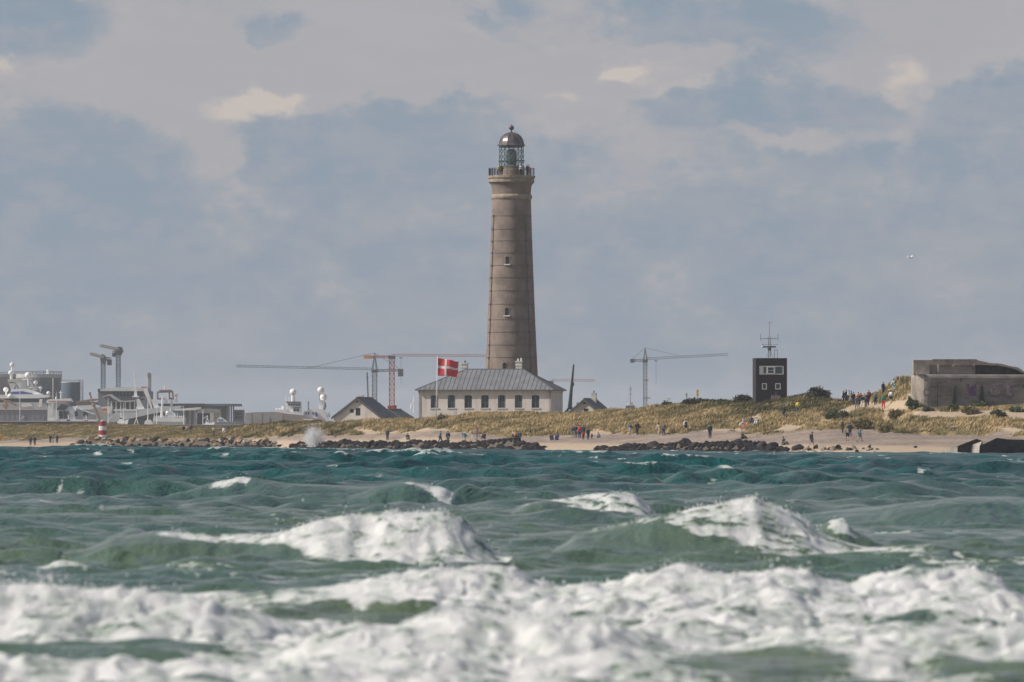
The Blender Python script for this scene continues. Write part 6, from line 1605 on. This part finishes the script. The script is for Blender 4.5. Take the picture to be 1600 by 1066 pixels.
# ------------------------------------------------------------------ people
def skin_mesh(name, chains, root=None, sub=1):
    """chains: lists of (point, radius); equal points are welded into one skeleton"""
    idx = {}; vs = []; rs = []; es = []
    for ch in chains:
        prev = None
        for (p, r) in ch:
            key = tuple(round(c, 3) for c in p)
            if key not in idx: idx[key] = len(vs); vs.append(p); rs.append(r)
            i = idx[key]
            if prev is not None and prev != i: es.append((prev, i))
            prev = i
    me = bpy.data.meshes.new(name + '_skel'); me.from_pydata(vs, es, [])
    o = bpy.data.objects.new(name + '_skel', me); COL.objects.link(o)
    md = o.modifiers.new('skin', 'SKIN'); md.use_smooth_shade = True
    for i, r in enumerate(rs):
        rr = r if isinstance(r, tuple) else (r, r)
        me.skin_vertices[0].data[i].radius = rr
        me.skin_vertices[0].data[i].use_root = (i == 0)
    if sub: s = o.modifiers.new('sub', 'SUBSURF'); s.levels = sub; s.render_levels = sub
    dg = bpy.context.evaluated_depsgraph_get(); ev = o.evaluated_get(dg)
    out = bpy.data.meshes.new_from_object(ev, depsgraph=dg); out.name = name
    bpy.data.objects.remove(o); return out

def pose(kind):
    """joint positions; faces -Y"""
    J = dict(pel=(0, 0, .95), sp=(0, 0, 1.14), ch=(0, .01, 1.34), nk=(0, 0, 1.49), hd=(0, -.02, 1.63), tp=(0, -.01, 1.72),
             sh=(.19, 0, 1.42), el=(.25, .03, 1.13), wr=(.25, -.06, .88), ha=(.25, -.10, .78), sh2=(-.19, 0, 1.42), el2=(-.25, .03, 1.13), wr2=(-.25, -.06, .88), ha2=(-.25, -.10, .78),
             hp=(.09, 0, .90), kn=(.11, -.02, .50), an=(.11, .02, .09), to=(.13, -.12, .04), hp2=(-.09, 0, .90), kn2=(-.11, -.02, .50), an2=(-.11, .02, .09), to2=(-.13, -.12, .04))
    if kind == 'walk':
        J.update(kn=(.10, -.20, .52), an=(.10, -.26, .10), to=(.11, -.41, .07), kn2=(-.10, .04, .50), an2=(-.10, .34, .16), to2=(-.11, .24, .04),
                 el=(.25, .16, 1.16), wr=(.24, .20, .93), ha=(.24, .19, .83), el2=(-.25, -.08, 1.15), wr2=(-.22, -.26, .97), ha2=(-.22, -.33, .90), ch=(0, -.04, 1.34), nk=(0, -.06, 1.49), hd=(0, -.09, 1.63), tp=(0, -.09, 1.72), sh=(.19, -.05, 1.42), sh2=(-.19, -.05, 1.42))
    if kind == 'hands_up':   # hands before the face or at a camera
        J.update(el=(.27, -.16, 1.24), wr=(.12, -.30, 1.45), ha=(.07, -.28, 1.54), el2=(-.27, -.16, 1.24), wr2=(-.12, -.30, 1.45), ha2=(-.07, -.28, 1.54))
    if kind == 'sit':
        dz = -.78
        for k in ('pel', 'sp', 'ch', 'nk', 'hd', 'tp', 'sh', 'sh2', 'el', 'el2'): J[k] = (J[k][0], J[k][1] + (.05 if k in ('ch', 'nk', 'hd') else 0) - .04, J[k][2] + dz)
        J.update(hp=(.10, -.04, .15), kn=(.14, -.42, .44), an=(.12, -.62, .08), to=(.13, -.78, .05), hp2=(-.10, -.04, .15), kn2=(-.14, -.42, .44), an2=(-.12, -.62, .08), to2=(-.13, -.78, .05),
                 wr=(.16, -.34, .46), ha=(.12, -.42, .44), wr2=(-.16, -.34, .46), ha2=(-.12, -.42, .44))
    if kind == 'bend':
        J.update(sp=(0, -.10, 1.08), ch=(0, -.30, 1.20), nk=(0, -.42, 1.24), hd=(0, -.55, 1.22), tp=(0, -.63, 1.20), sh=(.18, -.36, 1.20), sh2=(-.18, -.36, 1.20), el=(.21, -.42, .92), wr=(.17, -.46, .68), ha=(.16, -.47, .58),
                 el2=(-.21, -.42, .92), wr2=(-.17, -.46, .68), ha2=(-.16, -.47, .58), kn=(.12, -.10, .50), kn2=(-.12, -.06, .50))
    return J
def person_meshes(kind, fat=1.0):
    J = pose(kind); c = lambda *ks: [(J[k], r) for k, r in ks]
    body = skin_mesh('body', [c(('pel', (.15, .11)), ('sp', (.135, .10)), ('ch', (.16, .115)), ('nk', .055), ('hd', (.083, .10)), ('tp', (.07, .085))),
                              c(('ch', (.16, .115)), ('sh', .062), ('el', .047), ('wr', .034), ('ha', (.042, .022))), c(('ch', (.16, .115)), ('sh2', .062), ('el2', .047), ('wr2', .034), ('ha2', (.042, .022))),
                              c(('pel', (.15, .11)), ('hp', .095), ('kn', .062), ('an', .042), ('to', (.045, .03))), c(('pel', (.15, .11)), ('hp2', .095), ('kn2', .062), ('an2', .042), ('to2', (.045, .03)))])
    f = 1.2
    jac = skin_mesh('jacket', [c(('pel', (.175 * f, .14 * f)), ('sp', (.17 * f, .135 * f)), ('ch', (.19 * f, .145 * f)), ('nk', .075)), c(('ch', (.19 * f, .145 * f)), ('sh', .10), ('el', .08), ('wr', .058)), c(('ch', (.19 * f, .145 * f)), ('sh2', .10), ('el2', .08), ('wr2', .058))])
    pe = J['pel']; pe2 = (pe[0], pe[1], pe[2] - .02); J['pe2'] = pe2
    mid = lambda a, b, t: tuple(J[a][i] * (1 - t) + J[b][i] * t for i in range(3))
    tro = skin_mesh('trousers', [c(('pe2', (.185, .145)), ('hp', .128), ('kn', .095), ('an', .075)), c(('pe2', (.185, .145)), ('hp2', .128), ('kn2', .095), ('an2', .075))])
    J['sk'] = mid('hp', 'kn', .95); J['sk2'] = mid('hp2', 'kn2', .95)
    sho = skin_mesh('shorts', [c(('pe2', (.165, .125)), ('hp', .112), ('sk', .09)), c(('pe2', (.165, .125)), ('hp2', .112), ('sk2', .09))])
    hd = Vector(J['hd']); tp = Vector(J['tp']); up = (tp - hd).normalized()
    h = MB().ball((0, 0, 0), .108, 10, 6); fw = Vector((0, -1, 0)) if abs(up.z) > .5 else Vector((0, 0, -1))
    hv = []
    for v in h.v:
        p = Vector(v)
        if p.z < -.02 and p.y < .03: p.z = -.02 + p.z * .1; p.y = max(p.y, .01)
        if kind == 'bend': p = Vector((p.x, p.y * .3 - p.z * .9, p.z * .4 + p.y * .8))
        hv.append(tuple(p + hd + up * .035 - fw * .016))
    h.v = hv; ho = h.build('hair', None, smooth=True); hair = ho.data; bpy.data.objects.remove(ho)
    s = MB()
    for a, t in (('an', 'to'), ('an2', 'to2')):
        A_ = Vector(J[a]); B = Vector(J[t]); s.bar(A_ + Vector((0, .04, -.03)), B + Vector((0, -.03, -.005)), .058, 6, .045)
    so_ = s.build('shoes', None, smooth=True); shoes = so_.data; bpy.data.objects.remove(so_)
    ch = Vector(J['ch']); b = MB(); b.plan([(-.16, 0), (.16, 0), (.15, .17), (-.15, .17)], 0, .42, [(-.13, 0), (.13, 0), (.11, .12), (-.11, .12)])
    bo = b.build('backpack', None); pack = bo.data; bpy.data.objects.remove(bo)
    fb = MB(); Hc = hd + (-up * .01)
    f1 = Hc + fw * .098
    for sx in (-.033, .033): fb.ball((f1.x + sx, f1.y + .004, f1.z + .018), .011, 6, 4)
    fb.ball((f1.x, f1.y - .012, f1.z - .012), .014, 6, 4, 1.4)
    fo_ = fb.build('face', None); face = fo_.data; bpy.data.objects.remove(fo_)
    return dict(body=body, jacket=jac, trousers=tro, shorts=sho, hair=hair, shoes=shoes, backpack=pack, face=face, J=J)
PM = {k: person_meshes(k) for k in ('stand', 'walk', 'hands_up', 'sit', 'bend')}
_cm = {}
def cmat(c, name):
    if c not in _cm: _cm[c] = M(name + '_%d_%d_%d' % tuple(int(q * 100) for q in c), c, .85, .12, 6)
    return _cm[c]
skinm = M('skin', (.45, .28, .20), .6, .06, 5); featm = M('face_feature', (.16, .08, .06), .6, .1, 5)
NV, BK, GR, LG, WH, RD, TL, BL, YE, PK, GN, BG, OR, KH, DR = (.03, .04, .085), (.018, .018, .022), (.12, .13, .13), (.38, .38, .37), (.72, .72, .72), (.55, .03, .04), (.05, .16, .19), (.04, .28, .45), (.75, .55, .06), (.50, .32, .42), (.03, .26, .15), (.45, .38, .30), (.60, .24, .06), (.16, .15, .08), (.30, .04, .05)
def person(u, yf, kind, top, low, lab, yaw=0.0, h=1.72, hair=(.06, .04, .03), shorts=False, pack=None, pos=None, group=None, lift=0.0):
    p = pos if pos is not None else ground_at(u, yf)
    T = thing('person', lab, 'person', (p.x, p.y, p.z + lift + (-.02 if kind != 'sit' else -.02)), yaw, group)
    sc = h / 1.74; T.scale = (sc, sc, sc); pm = PM[kind]
    for n, m in (('body', skinm), ('jacket', cmat(top, 'cloth')), ('shorts' if shorts else 'trousers', cmat(low, 'cloth')), ('hair', cmat(hair, 'hair')), ('shoes', cmat(BK if top != BK else GR, 'shoe')), ('face', featm)) + ((('backpack', cmat(pack, 'pack')),) if pack else ()):
        me = pm[n]
        if not me.materials: me.materials.append(skinm)
        o = bpy.data.objects.new(n, me); COL.objects.link(o); o.parent = T
        o.material_slots[0].link = 'OBJECT'; o.material_slots[0].material = m
        if n == 'backpack':
            c = pm['J']['ch']; o.location = (c[0], c[1] + .10, c[2] - .30)
    return T
B = R(180); RT_ = R(90); LF = R(-90)
PEOPLE = [
 (605.5, 688.5, 'stand', NV, BK, 'person in dark navy standing alone on the sand below the left end of the house', -.4, 1.72, {}),
 (637, 692.5, 'sit', BK, GR, 'person in black sitting on the rocks left of the flagpole', .3, 1.75, dict(lift=.5)),
 (687.8, 692.5, 'walk', TL, NV, 'person in teal jacket walking right below the flagpole', 1.2, 1.72, {}),
 (700, 693, 'stand', NV, GR, 'broad person in dark jacket just right of the teal walker', B, 1.82, {}),
 (727.6, 690, 'bend', BL, GN, 'person in bright blue shirt and green shorts bending on the sand', -1.0, 1.72, dict(shorts=True)),
 (744.8, 688, 'stand', PK, BG, 'person in pale lilac top and bare legs behind the black rocks', .5, 1.78, dict(shorts=True)),
 (738.7, 689, 'stand', WH, WH, 'small child in white beside the lilac person', .2, 1.0, {}),
 (748.5, 689, 'stand', LG, WH, 'second small child, right of the lilac person', .2, .9, {}),
 (756.6, 690, 'sit', BK, BK, 'person in black crouching on the rocks, right of the lilac person', -.5, 1.7, dict(lift=.4)),
 (806.5, 691, 'sit', OR, BK, 'person in orange sitting on the end of the black groyne', .2, 1.7, dict(lift=.6)),
 (812, 691.5, 'sit', NV, NV, 'person in navy sitting right next to the orange one on the groyne', -.2, 1.7, dict(lift=.6)),
 (803, 690, 'sit', LG, GR, 'person in grey sitting left of the orange one on the groyne', -.2, 1.7, dict(lift=.6)),
 (861.5, 688, 'sit', BK, NV, 'person in black sitting on open sand, left one of a pair', .3, 1.72, {}),
 (870.5, 687.5, 'sit', (.05, .07, .2), NV, 'person in dark blue sitting on open sand, right one of a pair', -.2, 1.85, {}),
 (894.5, 684.3, 'stand', GR, LG, 'person in grey green top, leftmost of the standing group around the red coats', .3, 1.7, dict(shorts=True)),
 (899.8, 683.8, 'stand', NV, GR, 'person in dark navy left of the tall red coat', .1, 1.78, {}),
 (905.6, 685, 'stand', RD, NV, 'adult in a red coat standing in the beach group', -.1, 1.8, {}),
 (911.2, 683.4, 'stand', NV, BK, 'person in dark blue behind the child in red', -.3, 1.74, {}),
 (911.5, 687.6, 'stand', RD, BK, 'child in a red coat in front of the beach group', .2, 1.22, {}),
 (918.8, 687, 'stand', NV, NV, 'person in dark navy with light collar right of the child in red', .5, 1.62, {}),
 (924.7, 686.3, 'stand', (.15, .06, .16), BK, 'small child in purple beside the navy clad adult', 0, .85, {}),
 (934.5, 684.2, 'sit', LG, GR, 'person in grey sitting alone right of the beach group', .4, 1.5, {}),
 (984.2, 679.6, 'walk', TL, PK, 'person in teal jacket with pale legs walking left of the black clad walker', -.5, 1.72, dict(shorts=True, pack=GR)),
 (995.8, 680, 'walk', BK, BK, 'tall person all in black walking on the upper beach', -.2, 1.86, {}),
 (1029.6, 680.6, 'walk', BG, BG, 'person all in beige walking beside the one in dark green', -.4, 1.68, {}),
 (1037, 681, 'stand', KH, NV, 'person in dark olive green jacket beside the beige walker', -.3, 1.84, {}),
 (1071.6, 676.8, 'walk', WH, BK, 'person in white top with black shorts and pack at the dune foot', B, 1.78, dict(shorts=True, pack=BK)),
 (1109.3, 685, 'stand', NV, NV, 'person all in navy standing alone left of the lifebuoy post', .2, 1.86, {}),
 (1173.8, 661.5, 'sit', NV, NV, 'person in navy sitting high on the dune right of the lifebuoy post', .2, 1.8, {}),
 (1182.5, 663.5, 'sit', LG, WH, 'person in light grey sitting beside the navy one on the dune', -.3, 1.8, {}),
 (1224.8, 653, 'stand', BK, NV, 'person in dark clothes standing in the dune grass below the dark hut', 2.6, 1.7, {}),
 (1246.5, 646.5, 'stand', YE, GR, 'person in a yellow jacket standing in the dune grass', 2.9, 1.74, dict(hair=(.3, .12, .05))),
 (1160, 692.5, 'sit', (.05, .08, .07), BK, 'person in dark green sitting on the rocks under the lifebuoy post', .9, 1.75, dict(lift=.5)),
 (1223.8, 696, 'sit', GR, GR, 'person in grey crouching on the beach at the end of the groyne', .9, 2.0, {}),
 (1268, 699, 'walk', BK, GR, 'person in black top with big pack walking right by the water', 1.35, 1.95, dict(shorts=True, pack=BK)),
 (1316.6, 677, 'stand', BK, BK, 'person all in black standing behind the pair of hikers on the right beach', -1.4, 1.74, {}),
 (1328, 683, 'walk', NV, NV, 'hiker in navy right behind the one with the beige pack', B, 1.84, dict(pack=NV)),
 (1323.8, 689.2, 'walk', KH, BK, 'hiker with a large beige backpack and shorts on the right beach', B, 1.78, dict(shorts=True, pack=BG)),
 (1343.4, 690.3, 'walk', (.16, .24, .27), (.12, .16, .24), 'hiker in grey blue with teal pack walking right on the right beach', 1.3, 1.78, dict(shorts=True, pack=TL)),
 (1359.5, 700, 'sit', BK, BK, 'small dark figure sitting among the pale stones near the water', -.9, .95, {}),
 (1317.8, 630, 'stand', BK, BK, 'person in black with white sleeve, leftmost on the path crest', 1.2, 1.7, dict(pack=WH)),
 (1322, 629.6, 'stand', NV, BK, 'person in dark navy cap, second from the left on the path crest', .9, 1.8, {}),
 (1325.9, 629, 'walk', WH, NV, 'person in white top and navy trousers, third from the left on the path crest', .9, 1.66, {}),
 (1329.3, 629.8, 'walk', LG, BG, 'person in pale grey, fourth from the left on the path crest', 1.0, 1.62, {}),
 (1338.6, 638.6, 'walk', GR, GR, 'person in grey green coat in front of the tan clad walker on the path', .2, 1.72, {}),
 (1341.2, 634.5, 'hands_up', OR, BK, 'person in tan and orange raising hands on the path', .2, 1.86, dict(hair=(.2, .09, .05))),
 (1344.8, 634, 'walk', BK, BK, 'person in black right behind the tan clad walker', .3, 1.72, {}),
 (1350.8, 634.4, 'walk', LG, GR, 'person in pale top left of the red shirted walker on the path', .3, 1.66, dict(shorts=True)),
 (1355.3, 635.2, 'walk', BK, BK, 'person in black in front of the red shirted walker', .2, 1.78, {}),
 (1357.5, 630.5, 'stand', DR, BK, 'person in dark red shirt at the rear of the walkers on the path', .2, 1.78, {}),
 (1333.6, 633, 'stand', BK, NV, 'person in black standing between the two groups on the path crest', .3, 1.75, {}),
 (1347.6, 637.6, 'walk', NV, WH, 'person in navy with a white bag in the middle of the path walkers', .2, 1.78, dict(pack=WH)),
 (1353.2, 638.2, 'walk', BK, GR, 'shorter person in black at the front of the path walkers', .1, 1.55, {}),
 (1367.8, 633.4, 'stand', (.10, .24, .24), BK, 'person in teal vest and black leggings alone on the path', .4, 1.74, dict(hair=(.3, .16, .08))),
 (1380, 617, 'stand', BK, BK, 'person in black half hidden by the dune behind the green shirt', .8, 1.7, dict(hair=(.35, .15, .08))),
 (1380.2, 638.8, 'walk', GN, RD, 'person in green shirt and bright red trousers on the path', .1, 1.86, {}),
 (1392.2, 630.8, 'walk', WH, BK, 'person in white top and black shorts climbing the path', 2.8, 1.74, dict(shorts=True)),
 (1396, 610.5, 'walk', (.55, .68, .66), (.40, .55, .55), 'person in pale mint clothes standing on top of the high dune', B, 1.5, {}),
 (47.8, 696.2, 'stand', NV, BK, 'far dark figure on the left beach, left one of the first pair', 0, 1.6, {}),
 (54.4, 696.2, 'stand', NV, NV, 'far dark figure on the left beach, right one of the first pair', 0, 1.75, {}),
 (78.8, 692.8, 'stand', BK, BK, 'far figure further right on the left beach, left of the second group', 0, 1.6, {}),
 (83, 692.8, 'stand', GR, LG, 'far pale figure in the middle of the second group on the left beach', 0, 1.4, {}),
 (89.2, 692.8, 'stand', NV, BK, 'far dark figure right of the second group on the left beach', 0, 1.6, {}),
 (287, 673, 'sit', BK, BK, 'person in black sitting on the grassy bank, left of the pink one', 0, 1.8, {}),
 (293, 673, 'sit', (.55, .25, .25), GR, 'person in pink sitting on the grassy bank between two dark ones', 0, 1.8, {}),
 (298.4, 672.4, 'sit', NV, BK, 'person in navy sitting on the grassy bank, right of the pink one', 0, 1.95, {}),
 (334.3, 681, 'stand', (.5, .42, .22), GR, 'person in yellowish top standing on the bank left of the white shirt', 0, 1.6, {}),
 (350.2, 683, 'stand', WH, BG, 'person in white shirt and shorts standing on the bank near the flat roofed building', 0, 1.76, dict(shorts=True)),
]
for (u, yf, kind, top, low, lab, yaw, h, kw) in PEOPLE:
    person(u, yf, kind, top, low, lab, yaw, h, **kw)
for (du, dy, kind, top, low, lab, yaw) in ((-19, -2.9, 'stand', YE, BG, 'person in yellow on the lighthouse gallery, leftmost visitor', .4), (-15.2, -2.8, 'stand', BK, BK, 'person in black on the lighthouse gallery beside the yellow one', -.3),
        (14.8, -3.0, 'stand', WH, NV, 'person in white leaning at the lighthouse gallery below the lantern', .2), (24.2, -2.4, 'stand', NV, BK, 'person in dark jacket on the right of the lighthouse gallery', .9), (26.8, -2.1, 'stand', PK, LG, 'person in pale lilac shirt, rightmost on the lighthouse gallery', 1.0)):
    person(0, 0, kind, top, low, lab, yaw, 1.72, pos=Vector((GALLERY.x + du * .1015, GALLERY.y + dy if abs(du) < 24 else GALLERY.y + dy, GALLERY.z)))

# ------------------------------------------------------------------ the air
def make_haze():
    m = bpy.data.materials.new('sea_haze'); m.use_nodes = True; t = NT(m.node_tree)
    t.n.remove(t.n['Principled BSDF']); v = t.node('ShaderNodeVolumePrincipled')
    v.inputs['Color'].default_value = (.92, .95, 1.0, 1); v.inputs['Density'].default_value = .00009
    v.inputs['Anisotropy'].default_value = 0.0
    t.l.new(v.outputs[0], t.n['Material Output'].inputs['Volume'])
    o = MB().box(-3200, 3200, -2600, 9000, -4.5, 60).build('haze', m); tag(o, kind='stuff')
make_haze()
_t = sum(len(m.loops) - 2 * len(m.polygons) for m in bpy.data.meshes if m.users)
print('triangles', _t)
